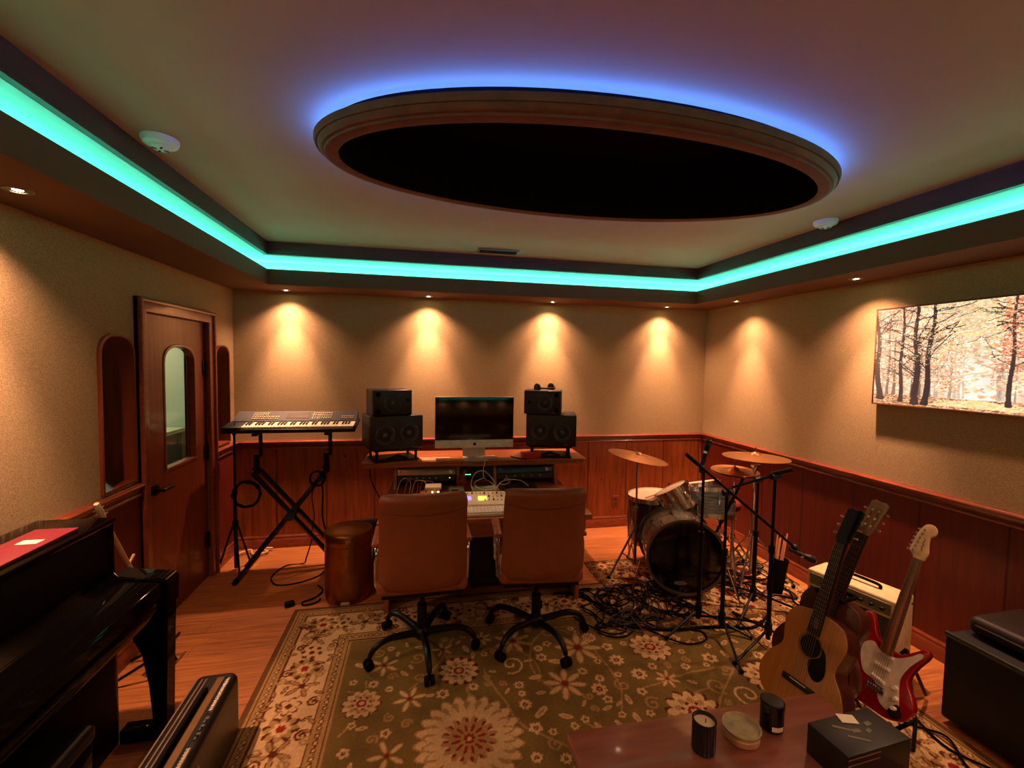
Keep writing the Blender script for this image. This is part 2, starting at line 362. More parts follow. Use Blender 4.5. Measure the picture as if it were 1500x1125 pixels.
b = bm_(); A = [b.verts.new((1.0995 * math.cos(2 * PI * k / N), 0.4475 * math.sin(2 * PI * k / N), -0.104)) for k in range(N)]; B = [b.verts.new((1.0995 * math.cos(2 * PI * k / N), 0.4475 * math.sin(2 * PI * k / N), 0.17)) for k in range(N)]
bridge(b, A, B); b.faces.new(B); obj('recess_lining', b, DARK, t)
b = bm_(); rr = [[b.verts.new(((a_ + o_) * math.cos(2 * PI * k / N), (b2 + o_) * math.sin(2 * PI * k / N), z)) for k in range(N)] for o_, z in ((0.010, -0.049), (0.010, -0.034), (0.020, -0.034), (0.020, -0.049))]
for k in range(4): bridge(b, rr[k], rr[(k + 1) % 4])
obj('blue_light_strip', b, emis('blue_led', (0.05, 0.20, 1.0), 34, True), t)
# cove: profile pieces run on each side; mitred by overlap
def cove(name_, p0, p1, nr):
    """soffit body with a lit slot; o = distance out from wall"""
    s = SW
    def e(prof, m, parent=None, nm=None):
        bm = bm_()
        # mitre: shorten ends by the out distance at corners
        d = Vector((p1[0] - p0[0], p1[1] - p0[1])).normalized()
        A = [bm.verts.new((p0[0] + nr[0] * o + d.x * o, p0[1] + nr[1] * o + d.y * o, z)) for o, z in prof]
        B = [bm.verts.new((p1[0] + nr[0] * o - d.x * o, p1[1] + nr[1] * o - d.y * o, z)) for o, z in prof]
        n_ = len(prof)
        for k in range(n_): bm.faces.new((A[k], A[(k + 1) % n_], B[(k + 1) % n_], B[k]))
        return obj(nm, bm, m, parent)
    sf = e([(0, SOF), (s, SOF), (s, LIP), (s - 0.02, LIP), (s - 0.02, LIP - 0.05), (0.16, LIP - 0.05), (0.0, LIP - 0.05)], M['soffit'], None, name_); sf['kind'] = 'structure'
    e([(0.0, LIP - 0.05), (0.16, LIP - 0.049), (s - 0.021, LIP - 0.049), (s - 0.021, LIP - 0.002), (s - 0.022, LIP - 0.002), (s - 0.022, LIP - 0.047), (0.09, LIP - 0.047), (0.09, SLOT), (0.0, SLOT)], M['slot'], sf, 'cove_lining')
    e([(0.0, SLOT - 0.001), (s - 0.03, SLOT - 0.001), (s - 0.03, SLOT + 0.003), (0, SLOT + 0.003)], M['slot'], sf, 'cove_top')
    e([(s - 0.03, SLOT), (s, SLOT), (s, CEIL), (0, CEIL), (0, SLOT + 0.003), (s - 0.03, SLOT + 0.003)], M['fascia_dark'], sf, 'upper_fascia')
    e([(0.10, 2.430), (0.128, 2.430), (0.128, 2.441), (0.10, 2.441)], LED, sf, 'led_strip')
    return sf
LED = emis('teal_led', (0.13, 1.0, 0.72), 14.0, True)
cove('trim_%d' % n, (XL, YB), (XR, YB), (0, -1)); n += 1
cove('trim_%d' % n, (XR, YB), (XR, YF), (-1, 0)); n += 1
cove('trim_%d' % n, (XL, YF), (XL, YB), (1, 0)); n += 1
cove('trim_%d' % n, (XR, YF), (XL, YF), (0, 1)); n += 1

# ---- downlights
DL = thing('downlight', 'x', 'ceiling light', (0, 0, 0), 0, 'recessed downlights in the soffit')
b = bm_(); lathe(b, [(0.026, 0.0), (0.026, -0.004), (0.034, -0.006), (0.041, -0.004), (0.043, 0.001), (0.026, 0.001)], 28, cap=False); obj('trim_ring', b, M['steel'], DL)
b = bm_(); lathe(b, [(0.0, -0.001), (0.015, -0.001), (0.015, 0.0), (0.0, 0.0)], 24, cap=False); obj('lens', b, emis('warm_lamp_lens', (255, 226, 170), 60), DL)
b = bm_(); lathe(b, [(0.016, -0.0005), (0.027, -0.003), (0.027, 0.0), (0.016, 0.0)], 24, cap=False); obj('reflector', b, M['steel'], DL)
def spot(parent, e=7.5, ang=92):
    l = bpy.data.lights.new('warm_bulb', 'SPOT'); l.energy = e; l.color = (1.0, 0.51, 0.32); l.spot_size = math.radians(ang); l.spot_blend = 1.0; l.shadow_soft_size = 0.022
    o = bpy.data.objects.new('warm_bulb', l); C.objects.link(o); o.parent = parent; o.location = (0, 0, -0.008)
dl = [(-1.138, 4.13, 'leftmost downlight over the back wall, above the keyboard'), (0.06, 4.13, 'downlight over the back wall, above the gap left of the computer'),
      (1.232, 4.13, 'downlight over the back wall, above the right desk speakers'), (2.44, 4.13, 'downlight over the back wall nearest its right corner'),
      (2.795, 3.566, 'downlight over the right wall nearest the back corner'), (2.795, 2.434, 'downlight over the right wall at the picture edge'),
      (2.795, 1.25, 'downlight over the right wall above the picture, outside the frame'), (-1.41, 1.93, 'downlight over the left wall above the piano'),
      (-1.41, 0.7, 'downlight over the left wall behind the camera side of the piano'), (-1.1, -0.42, 'front wall downlight nearest the piano, behind the camera'), (0.1, -0.42, 'front wall downlight above the camera'), (1.3, -0.42, 'front wall downlight behind the coffee table'), (2.4, -0.42, 'front wall downlight nearest the right corner')]
for k, (x, y, lb) in enumerate(dl):
    o = DL if k == 0 else dup(DL)
    o.location = (x, y, SOF); o['label'] = 'small glowing ' + lb
    o['_e'] = 7.5
for o in [o for o in bpy.data.objects if o.name.startswith('downlight')]:
    y = o.location.y; del o['_e']
    spot(o, 52 if y < 1.5 else 68, 142 if y < 1.5 else 122); spot(o, 185 if y > 1.5 else 25, 58)
# ---- smoke detectors, vent
SD = thing('smoke_detector', 'white smoke detector on the ceiling above the left cove light', 'smoke detector', (-1.09, 2.19, CEIL), 0.3, 'round ceiling smoke detectors')
b = bm_(); lathe(b, [(0.068, 0), (0.068, -0.012), (0.06, -0.026), (0.044, -0.03)], 32, cap=False); lathe(b, [(0.044, -0.03), (0.02, -0.03), (0.0, -0.03)], 32, cap=False); obj('housing', b, M['white'], SD)
b = bm_(); lathe(b, [(0.036, -0.029), (0.036, -0.038), (0.028, -0.044), (0.0, -0.045)], 28, cap=False)
obj('sensor_cap', b, M['white'], SD)
b = bm_()
for k in range(4):
    a = k * PI / 2 + 0.3; box(b, 0.012, 0.03, -0.004, 0.004, -0.0465, -0.044, Matrix.Rotation(a, 4, 'Z'))
obj('vent_slots', b, M['darkgrey'], SD)
dup(SD, (2.50, 2.40, CEIL), 1.2, 'white smoke detector on the ceiling above the right cove light')
t = thing('ceiling_vent', 'small rectangular slatted air vent on the ceiling near the back', 'air vent', (0.62, 3.69, CEIL))
b = bm_(); 
for x0, x1, y0, y1 in ((-.17, .17, -.065, -.05), (-.17, .17, .05, .065), (-.17, -.155, -.05, .05), (.155, .17, -.05, .05)): box(b, x0, x1, y0, y1, -0.012, 0, bev=0.002)
obj('vent_frame', b, M['grey'], t)
b = bm_()
for k in range(7): box(b, -.155, .155, -0.009, 0.009, -0.0012, 0.0012, T(0, -0.042 + k * 0.014, -0.008, rx=0.7))
obj('vent_slats', b, M['darkgrey'], t)
# outlets
t = thing('wall_outlet', 'small wall outlet plate on the back wall panelling behind the drums', 'outlet', (1.99, YB - 0.012, 0.27))
b = bm_(); box(b, -.04, .04, -.007, 0, -.06, .06, bev=0.003); obj('outlet_plate', b, M['trim'], t)
for z in (-.025, .025):
    b = bm_(); box(b, -.017, .017, -.010, -.006, z - .015, z + .015, bev=0.002); obj('socket', b, M['fascia_dark'], t)
# camera
yaw, pitch, roll, fpx = 0.2020, 0.0497, 0.0158, 649.44
Fv = Vector((math.sin(yaw) * math.cos(pitch), math.cos(yaw) * math.cos(pitch), -math.sin(pitch))); Rv = Vector((math.cos(yaw), -math.sin(yaw), 0)); Dv = Fv.cross(Rv)
c_, s_ = math.cos(roll), math.sin(roll); R2 = c_ * Rv - s_ * Dv; D2 = c_ * Dv + s_ * Rv
cam = bpy.data.cameras.new('camera'); co = bpy.data.objects.new('camera', cam); C.objects.link(co)
mw = Matrix.Identity(4)
for k in range(3): mw[k][0] = R2[k]; mw[k][1] = -D2[k]; mw[k][2] = -Fv[k]
mw[0][3], mw[1][3], mw[2][3] = 0, 0, 1.7
co.matrix_world = mw; cam.sensor_width = 36; cam.lens = fpx / 1500 * 36; cam.clip_start = 0.02
sc.camera = co
w = bpy.data.worlds.new('world'); sc.world = w; w.use_nodes = True; w.node_tree.nodes['Background'].inputs[0].default_value = (0, 0, 0, 1)
sc.view_settings.view_transform = 'Standard'; sc.view_settings.look = 'None'; sc.view_settings.exposure = 0.15; sc.view_settings.gamma = 1
sc.cycles.use_denoising = True; sc.cycles.max_bounces = 10; sc.cycles.diffuse_bounces = 6
sc.cycles.sample_clamp_indirect = 4.0
# ================================================================= rugs (painted patterns on real pile meshes)
class Paint:
    def __init__(s, w, h, res, base):
        s.res = res; s.nx = int(round(w / res)) + 1; s.ny = int(round(h / res)) + 1; s.w = w; s.h = h
        s.a = np.empty((s.ny, s.nx, 3)); s.a[:] = base
        s.X, s.Y = np.meshgrid(np.linspace(0, w, s.nx), np.linspace(0, h, s.ny))
    def win(s, x, y, r):
        i0 = max(0, int((x - r) / s.res)); i1 = min(s.nx, int((x + r) / s.res) + 2); j0 = max(0, int((y - r) / s.res)); j1 = min(s.ny, int((y + r) / s.res) + 2)
        return slice(j0, j1), slice(i0, i1)
    def fn(s, x, y, r, f, col):
        J, I = s.win(x, y, r)
        if J.start >= J.stop or I.start >= I.stop: return
        k = f(s.X[J, I] - x, s.Y[J, I] - y); v = s.a[J, I]; v[k] = col
    def disc(s, x, y, r, col): s.fn(x, y, r, lambda X, Y: X * X + Y * Y < r * r, col)
    def ellipse(s, x, y, a, b, t, col):
        c, n = math.cos(t), math.sin(t); s.fn(x, y, max(a, b), lambda X, Y: ((X * c + Y * n) / a) ** 2 + ((-X * n + Y * c) / b) ** 2 < 1, col)
    def flower(s, x, y, r, n, depth, t, col, squash=1.0):
        s.fn(x, y, r * 1.05, lambda X, Y: np.hypot(X, Y * squash) < r * (1 - depth + depth * np.abs(np.cos(n / 2 * (np.arctan2(Y, X) - t)))), col)
    def stroke(s, pts, r, col):
        P = np.array(pts, float)
        for a, b in zip(P, P[1:]):
            L = np.hypot(*(b - a)); m = max(1, int(L / (r * 0.7)))
            for k in range(m + 1):
                q = a + (b - a) * k / m; s.disc(q[0], q[1], r, col)
    def rect(s, x0, x1, y0, y1, col): s.a[(s.Y >= y0) & (s.Y < y1) & (s.X >= x0) & (s.X < x1)] = col
def rug_mesh(name, P, zf, noise=0.15, seed=1, th=0.0):
    rng = np.random.default_rng(seed)
    a = P.a * (1 + noise * (rng.random((P.ny, P.nx, 1)) - 0.5) * 2)
    lo = rng.random((P.ny // 16 + 2, P.nx // 16 + 2)); yi = np.linspace(0, lo.shape[0] - 1.01, P.ny); xi = np.linspace(0, lo.shape[1] - 1.01, P.nx)
    y0 = yi.astype(int); x0 = xi.astype(int); fy = (yi - y0)[:, None]; fx = (xi - x0)[None]
    L = lo[np.ix_(y0, x0)] * (1 - fy) * (1 - fx) + lo[np.ix_(y0 + 1, x0)] * fy * (1 - fx) + lo[np.ix_(y0, x0 + 1)] * (1 - fy) * fx + lo[np.ix_(y0 + 1, x0 + 1)] * fy * fx
    a *= (0.8 + 0.4 * L)[..., None]
    Z = zf(P.X, P.Y); Z[0, :] = Z[-1, :] = 0.001; Z[:, 0] = Z[:, -1] = 0.001
    v = np.stack([P.X, P.Y, Z], -1).reshape(-1, 3); n = P.nx * P.ny
    idx = np.arange(n).reshape(P.ny, P.nx); f = np.stack([idx[:-1, :-1], idx[:-1, 1:], idx[1:, 1:], idx[1:, :-1]], -1).reshape(-1, 4)
    me = bpy.data.meshes.new(name); me.vertices.add(n); me.vertices.foreach_set('co', v.astype(np.float32).ravel())
    me.loops.add(f.size); me.loops.foreach_set('vertex_index', f.astype(np.int32).ravel())
    me.polygons.add(len(f)); me.polygons.foreach_set('loop_start', (np.arange(len(f)) * 4).astype(np.int32)); me.update(calc_edges=True)
    me.polygons.foreach_set('use_smooth', np.ones(len(f), bool))
    ca = me.color_attributes.new('pattern', 'FLOAT_COLOR', 'POINT'); ca.data.foreach_set('color', np.concatenate([a.reshape(-1, 3), np.ones((n, 1))], 1).astype(np.float32).ravel())
    o = bpy.data.objects.new(name, me); C.objects.link(o); return o
def pattern_mat(name, rough=0.95, bump=0.4, scale=500, emit=0):
    q = NT(name); q.set(rough, spec=0.1)
    at = q.add('ShaderNodeVertexColor'); at.layer_name = 'pattern'; q.link(at.outputs['Color'], q.b.inputs['Base Color'])
    if emit: q.link(at.outputs['Color'], q.b.inputs['Emission Color']); q.b.inputs['Emission Strength'].default_value = emit
    if bump:
        nz = q.add('ShaderNodeTexNoise'); nz.inputs['Scale'].default_value = scale; q.link(q.coord(), nz.inputs['Vector']); q.bump(nz.outputs['Fac'], bump, 0.003)
    return q.m
OL, CR, BR, RD, TN = (np.array(lin(c)) for c in ((108, 88, 44), (190, 156, 108), (84, 40, 20), (128, 34, 22), (150, 118, 70)))
def rosette(P, x, y, r, rn, big=False):
    P.flower(x, y, r, 12, 0.28, rn.random() * 3, BR); P.flower(x, y, r * 0.93, 12, 0.26, rn.random() * 3, CR)
    P.flower(x, y, r * 0.66, 10, 0.3, rn.random(), TN); P.flower(x, y, r * 0.5, 10, 0.4, 1, CR)
    for k in range(8):
        a = k * PI / 4 + 0.2; P.disc(x + r * 0.4 * math.cos(a), y + r * 0.4 * math.sin(a), r * 0.07, BR)
    P.disc(x, y, r * 0.26, RD); P.flower(x, y, r * 0.16, 6, 0.4, 0, CR)
def small_flower(P, x, y, r, n, rn):
    t = rn.random() * 6; P.flower(x, y, r, n, 0.35, t, CR); P.disc(x, y, r * 0.38, BR); P.disc(x, y, r * 0.2, TN)
def leafy(P, x, y, r, t, n=6, col=CR):
    for k in range(n):
        a = t + k * 2 * PI / n; P.ellipse(x + r * 0.6 * math.cos(a), y + r * 0.6 * math.sin(a), r * 0.42, r * 0.16, a, BR if col is not CR else TN); P.ellipse(x + r * 0.6 * math.cos(a), y + r * 0.6 * math.sin(a), r * 0.36, r * 0.11, a, col)
    P.disc(x, y, r * 0.16, RD)
def spiral(P, x, y, r, t, col, s=1):
    P.stroke([(x + r * (1 - k / 22) * math.cos(t + s * k * 0.42), y + r * (1 - k / 22) * math.sin(t + s * k * 0.42)) for k in range(20)], 0.006, col)
def medallion(P, x, y, r):
    rn = random.Random(9)
    P.flower(x, y, r * 1.0, 22, 0.16, 0, TN, 0.95); P.flower(x, y, r * 0.96, 22, 0.18, 0, CR, 0.95); P.flower(x, y, r * 0.86, 22, 0.2, 0.1, TN, 0.95); P.flower(x, y, r * 0.8, 24, 0.25, 0.1, CR, 0.95)
    P.flower(x, y, r * 0.52, 16, 0.3, 0.1, TN)
    for k in range(16):
        a = k * PI / 8; P.ellipse(x + r * 0.42 * math.cos(a), y + r * 0.42 * math.sin(a), r * 0.055, r * 0.03, a, RD)
    for k in range(12):
        a = k * PI / 6 + 0.15; P.ellipse(x + r * 0.24 * math.cos(a), y + r * 0.24 * math.sin(a), r * 0.09, r * 0.03, a, RD)
    P.flower(x, y, r * 0.12, 8, 0.4, 0, RD); P.disc(x, y, r * 0.045, CR)
def border(P, bw, rn, rev=False):
    """cream main border with guard stripes; drawn on all four sides"""
    W, Hh = P.w, P.h
    P.rect(0, W, 0, Hh, np.array(lin((92, 62, 32)))); e = 0.035
    P.rect(e, W - e, e, Hh - e, TN)
    P.rect(e + 0.008, W - e - 0.008, e + 0.008, Hh - e - 0.008, BR); P.rect(e + 0.016, W - e - 0.016, e + 0.016, Hh - e - 0.016, TN)
    g = e + 0.065; P.rect(g, W - g, g, Hh - g, BR); P.rect(g + 0.008, W - g - 0.008, g + 0.008, Hh - g - 0.008, CR)
    h = bw - 0.085; P.rect(h, W - h, h, Hh - h, BR); P.rect(h + 0.008, W - h - 0.008, h + 0.008, Hh - h - 0.008, TN)
    P.rect(bw - 0.02, W - bw + 0.02, bw - 0.02, Hh - bw + 0.02, BR); P.rect(bw - 0.01, W - bw + 0.01, bw - 0.01, Hh - bw + 0.01, TN)
    def along(fn):
        for side in range(4):
            L = W if side % 2 == 0 else Hh
            def tr(u, v, s_=side): return [(u, v), (W - v, u), (W - u, Hh - v), (v, Hh - u)][s_]
            fn(L, tr)
    def guards(L, tr):
        for c, r in ((e + 0.04, 0.011), (bw - 0.05, 0.014)):
            u = c
            while u < L - c:
                x, y = tr(u, c); P.disc(x, y, r, BR); P.disc(x, y, r * 0.55, CR); x, y = tr(u + 0.02, c + 0.006); P.disc(x, y, 0.005, BR); u += 0.04
    along(guards)
    mid = (g + h) / 2
    def main(L, tr):
        pts = []; u = mid
        while u < L - mid: pts.append(tr(u, mid + 0.07 * math.sin(u * 11))); u += 0.02
        P.stroke(pts, 0.0055, TN)
        u = mid; k = 0
        while u < L - mid * 0.8:
            x, y = tr(u, mid + rn.uniform(-.015, .015))
            if k % 3 == 0: P.flower(x, y, 0.085, 8, 0.4, rn.random(), BR); P.flower(x, y, 0.075, 8, 0.42, rn.random(), TN); P.flower(x, y, 0.045, 8, 0.3, 0, CR); P.flower(x, y, 0.024, 6, 0.3, 0, RD)
            elif k % 3 == 1: leafy(P, x, y, 0.085, rn.random() * 6, 5, TN); P.disc(x, y, 0.018, BR)
            else: P.flower(x, y, 0.06, 6, 0.4, rn.random(), BR); P.flower(x, y, 0.05, 6, 0.4, 0.3, CR); P.disc(x, y, 0.016, BR)
            for _ in range(5):
                uu, vv = u + rn.uniform(-.1, .1), mid + rn.choice((-1, 1)) * rn.uniform(.06, .12); xx, yy = tr(uu, vv); a = rn.random() * 6
                if rn.random() < .5: P.ellipse(xx, yy, 0.028, 0.011, a, BR); P.ellipse(xx, yy, 0.02, 0.006, a, TN)
                else: spiral(P, xx, yy, 0.03, a, BR if rn.random() < .4 else TN)
            u += 0.135; k += 1
    along(main)
    P.rect(bw, W - bw, bw, Hh - bw, OL)
RX0, RX1, RY0, RY1 = -0.83, 2.44, -0.46, 3.14
P = Paint(RX1 - RX0, RY1 - RY0, 0.006, OL); rn = random.Random(4)
border(P, 0.43, rn)
def fx(x, y): return x - RX0, y - RY0
rn = random.Random(12)
W_, H_ = P.w, P.h
# vines across the field, then flowers
for s0 in range(26):
    x, y = rn.uniform(0.5, W_ - 0.5), rn.uniform(0.5, H_ - 0.5); a = rn.random() * 6; pts = []; cv = rn.uniform(-.5, .5)
    for k in range(40):
        if not (0.47 < x < W_ - 0.47 and 0.47 < y < H_ - 0.47): break
        pts.append((x, y)); x += 0.02 * math.cos(a); y += 0.02 * math.sin(a); a += cv * 0.2 + rn.uniform(-.1, .1)
    if len(pts) > 3: P.stroke(pts, 0.005, TN)
placed = [fx(0.22, 1.90) + (0.27,)]
def ok(x, y, r): return all(math.hypot(x - a, y - b) > r + c for a, b, c in placed) and 0.46 + r < x < W_ - 0.46 - r and 0.46 + r < y < H_ - 0.46 - r
fixed = [(0.209, 2.348, 0.115), (0.92, 2.42, 0.12), (1.02, 2.5, .05), (1.35, 2.35, .13), (0.75, 2.15, .1), (1.32, 1.85, .15), (-0.28, 2.2, .10), (1.05, 1.72, .11), (1.85, 2.0, .13), (1.7, 1.4, .13), (0.95, 1.3, .14), (0.0, 1.35, .13), (1.9, 2.5, .1), (0.55, 2.55, .1)]
for k, (x, y, r) in enumerate(fixed):
    X_, Y_ = fx(x, y); placed.append((X_, Y_, r))
    if k % 3 == 1: leafy(P, X_, Y_, r * 1.15, rn.random() * 6, 8)
    else: rosette(P, X_, Y_, r, rn)
for _ in range(6000):
    r = rn.choice((0.075, 0.06, 0.045, 0.035, 0.028, 0.022)); x, y = rn.uniform(.4, W_), rn.uniform(.4, H_)
    if not ok(x, y, r * 1.08): continue
    placed.append((x, y, r)); u = rn.random()
    if r > 0.055: (leafy(P, x, y, r * 1.1, u * 6, rn.choice((5, 6, 7))) if u < .6 else spiral(P, x, y, r, u * 6, CR if u < .8 else TN, rn.choice((-1, 1))))
    elif u < .5: small_flower(P, x, y, r, rn.choice((5, 6, 8)), rn)
    elif u < .7: spiral(P, x, y, r, u * 30, TN)
    else: P.ellipse(x, y, r, r * 0.4, u * 20, CR); P.ellipse(x, y, r * 0.6, r * 0.15, u * 20, TN)
medallion(P, *fx(0.22, 1.90), 0.25)
RZ = 0.011
rug = rug_mesh('area_rug', P, lambda X, Y: np.full_like(X, RZ)); rug.location = (RX0, RY0, 0); rug.data.materials.append(pattern_mat('wool_pile'))
tag(rug, 'large olive floral rug with wide cream border under the office chairs', 'rug')
# smaller rug under the drums
GX0, GX1, GY0, GY1 = 1.36, 2.90, 2.50, 3.50
P = Paint(GX1 - GX0, GY1 - GY0, 0.007, TN); rn = random.Random(31)
OL_ = OL; OL = np.array(lin((150, 78, 52))); border(P, 0.2, rn)
for _ in range(1600):
    r = rn.choice((.05, .035, .025)); x, y = rn.uniform(.2, P.w - .2), rn.uniform(.2, P.h - .2)
    if rn.random() < .5: P.flower(x, y, r, 7, .4, rn.random(), CR if rn.random() < .6 else BR)
    else: P.disc(x, y, r * .3, RD if rn.random() < .5 else BR)
OL = OL_
rug2 = rug_mesh('area_rug', P, lambda X, Y: np.where((Y + GY0 < RY1 + 0.02) & (X + GX0 < RX1 + .02), RZ + 0.009, 0.009), seed=5); rug2.location = (GX0, GY0, 0); rug2.data.materials.append(pattern_mat('red_wool_pile'))
tag(rug2, 'smaller faded red and cream rug under the drum kit', 'rug')
RT = RZ + 0.009        # top of the drum rug where it lies on the large rug
def floor_z(x, y):
    m = RX0 < x < RX1 and RY0 < y < RY1; d = GX0 < x < GX1 and GY0 < y < GY1
    return (RZ if m else 0) + (0.009 if d else 0)

# ================================================================= office chairs
def padded(bm, prof_pts, w, th):
    pass
def make_chair(loc, rz, label, base_rot, tilt=0.0):
    t = thing('office_chair', label, 'office chair', (*loc, RZ), rz, 'brown leather office chairs at the desk')
    # back: grid shell, slightly wrapped, thick, rolled top
    def shell(zs, ys, hw, th, nx=14, wrap=0.03):
        bm = bm_(); fr, bk = [], []
        for z, y, w in zip(zs, ys, hw):
            rf, rb = [], []
            for k in range(nx + 1):
                u = k / nx * 2 - 1; ed = math.sqrt(max(0, 1 - abs(u) ** 8)); x = w * u; yy = y + wrap * u * u
                rf.append(bm.verts.new((x, yy + th * 0.5 * ed, z))); rb.append(bm.verts.new((x, yy - th * 0.5 * ed, z)))
            fr.append(rf); bk.append(rb)
        for G, fl in ((fr, False), (bk, True)):
            for a, b in zip(G, G[1:]):
                for k in range(nx):
                    q = (a[k], a[k + 1], b[k + 1], b[k]); bm.faces.new(q[::-1] if fl else q)
        for k in range(nx): bm.faces.new((fr[0][k + 1], fr[0][k], bk[0][k], bk[0][k + 1])); bm.faces.new((fr[-1][k], fr[-1][k + 1], bk[-1][k + 1], bk[-1][k]))
        bmesh.ops.remove_doubles(bm, verts=bm.verts, dist=1e-4)
        return bm
    zs = [0.44, 0.46, 0.52, 0.60, 0.70, 0.80, 0.885, 0.905, 0.93, 0.96, 0.985, 0.998]
    ys = [-0.16, -0.19, -0.215, -0.225, -0.235, -0.25, -0.268, -0.272, -0.285, -0.292, -0.29, -0.28]
    hw = [0.222, 0.232, 0.236, 0.234, 0.232, 0.230, 0.229, 0.228, 0.229, 0.227, 0.222, 0.21]
    b = shell(zs, ys, hw, 0.05)
    obj('backrest', b, M['leather'], t, sharp=60)
    # stitched seam: shallow piping following a sagging curve
    b = bm_(); tube(b, [(x, -0.292 - 0.003 + 0.03 * (x / 0.23) ** 2 - 0.0, 0.893 + 0.022 * (abs(x) / 0.21) ** 2) for x in np.linspace(-0.215, 0.215, 17)], 0.0028, 6)
    obj('back_seam', b, mat('dark_stitched_leather', (96, 46, 26), 0.5), t)
    b = bm_(); box(b, -0.245, 0.245, -0.19, 0.29, 0.42, 0.505, bev=0.03, seg=4); obj('seat', b, M['leather'], t, sharp=60)
    b = bm_(); box(b, -0.22, 0.22, -0.17, 0.26, 0.40, 0.422, bev=0.006); box(b, -0.10, 0.10, -0.1, 0.12, 0.36, 0.40, bev=0.008); obj('seat_pan', b, M['black'], t)
    for s in (-1, 1):
        b = bm_(); tube(b, smooth_open([(s * 0.20, -0.06, 0.415), (s * 0.247, -0.075, 0.43), (s * 0.252, -0.10, 0.52), (s * 0.25, -0.12, 0.63), (s * 0.25, -0.06, 0.665), (s * 0.25, 0.12, 0.672), (s * 0.252, 0.16, 0.62), (s * 0.248, 0.12, 0.45), (s * 0.2, 0.1, 0.415)], 5), 0.011, 8)
        a = obj('armrest', b, M['chrome'], t)
        b = bm_(); box(b, s * 0.25 - 0.024, s * 0.25 + 0.024, -0.13, 0.15, 0.672, 0.698, bev=0.01, seg=3); obj('arm_pad', b, M['deskwood'], a)
    b = bm_(); cyl(b, (0, 0, 0.10), (0, 0, 0.27), 0.03, 0.028, 20); cyl(b, (0, 0, 0.27), (0, 0, 0.37), 0.015, 0.015, 16); lathe(b, [(0.0, 0.06), (0.03, 0.065), (0.045, 0.085), (0.045, 0.12), (0.032, 0.135), (0, 0.137)], 24, cap=False)
    obj('gas_column', b, M['black'], t)
    for k in range(5):
        a = math.radians(base_rot + 72 * k) - rz; d = Vector((math.cos(a), math.sin(a), 0))
        pts = [d * 0.03 + Vector((0, 0, 0.105)), d * 0.12 + Vector((0, 0, 0.122)), d * 0.20 + Vector((0, 0, 0.132)), d * 0.265 + Vector((0, 0, 0.118)), d * 0.30 + Vector((0, 0, 0.085)), d * 0.31 + Vector((0, 0, 0.064))]
        b = bm_(); tube(b, smooth_open([tuple(p) for p in pts], 4), [0.021, 0.0205, 0.02, 0.02, 0.0195, 0.019, 0.019, 0.018, 0.018, 0.018, 0.0175, 0.017, 0.017, 0.016, 0.016, 0.015, 0.015, 0.014, 0.014, 0.013, 0.013], 10); l = obj('base_leg', b, M['black'], t)
        b = bm_(); c = d * 0.315; n_ = Vector((-d.y, d.x, 0))
        for s in (-1, 1): cyl(b, (c.x + n_.x * s * 0.006, c.y + n_.y * s * 0.006, 0.0275), (c.x + n_.x * s * 0.026, c.y + n_.y * s * 0.026, 0.0275), 0.027, 0.024, 16)
        cyl(b, (c.x, c.y, 0.03), (c.x - d.x * 0.006, c.y - d.y * 0.006, 0.07), 0.009, n=10); obj('caster', b, M['rubber'], l)
    return t
make_chair((0.012, 2.575), 0.02, 'left brown leather office chair at the desk, with a taller black star base', 61)
make_chair((0.70, 2.57), -0.10, 'right brown leather office chair at the desk, turned slightly away from the other', 72)
for o in bpy.data.objects:
    if o.name == 'office_chair': o['label'] = 'brown leather office chair at the desk, the one beside the bronze bin'
    if o.name == 'office_chair.001': o['label'] = 'brown leather office chair at the desk, the one nearer the drum kit'

# ================================================================= studio desk and what is on it
DKX, DKY, DKR = 0.45, 3.24, -0.04
t = thing('studio_desk', 'wooden studio desk with raised shelf and rack bays behind the two chairs', 'desk', (DKX, DKY, 0), DKR)
DT = 0.90
b = bm_(); box(b, -0.915, 0.905, 0.29, 0.72, DT - 0.014, DT, bev=0.004); box(b, -0.905, 0.895, 0.30, 0.71, DT - 0.05, DT - 0.014, bev=0.01, seg=3); obj('upper_shelf', b, M['deskwood'], t)
b = bm_(); box(b, -0.70, 0.70, -0.46, 0.62, 0.655, 0.69, bev=0.006); obj('desktop', b, M['deskwood'], t)
b = bm_(); box(b, -0.66, 0.66, -0.44, -0.42, 0.56, 0.655, bev=0.003); obj('front_rail', b, M['deskwood'], t)
for x in (-0.66, -0.168, 0.133, 0.64):
    b = bm_(); xform(b, Matrix()); 
    o_ = [(0.27, 0.69), (0.62, 0.69), (0.62, 0.85), (0.34, 0.85)]
    A = [b.verts.new((x - 0.011, y, z)) for y, z in o_]; B = [b.verts.new((x + 0.011, y, z)) for y, z in o_]
    b.faces.new(A); b.faces.new(B[::-1])
    for k in range(4): b.faces.new((A[k], B[k], B[(k + 1) % 4], A[(k + 1) % 4]))
    obj('divider', b, M['deskwood'], t)
for x in (-0.66, 0.66):
    b = bm_(); box(b, x - 0.014, x + 0.014, -0.28, 0.60, 0.0, 0.655, bev=0.003); obj('side_panel', b, M['deskwood'], t)
b = bm_(); box(b, -0.646, 0.646, 0.57, 0.59, 0.05, 0.655); obj('back_panel', b, M['fascia_dark'], t)
def dk(x, y, z=DT, r=0.0):
    c, s = math.cos(DKR), math.sin(DKR); return (DKX + x * c - y * s, DKY + x * s + y * c, z), DKR + r
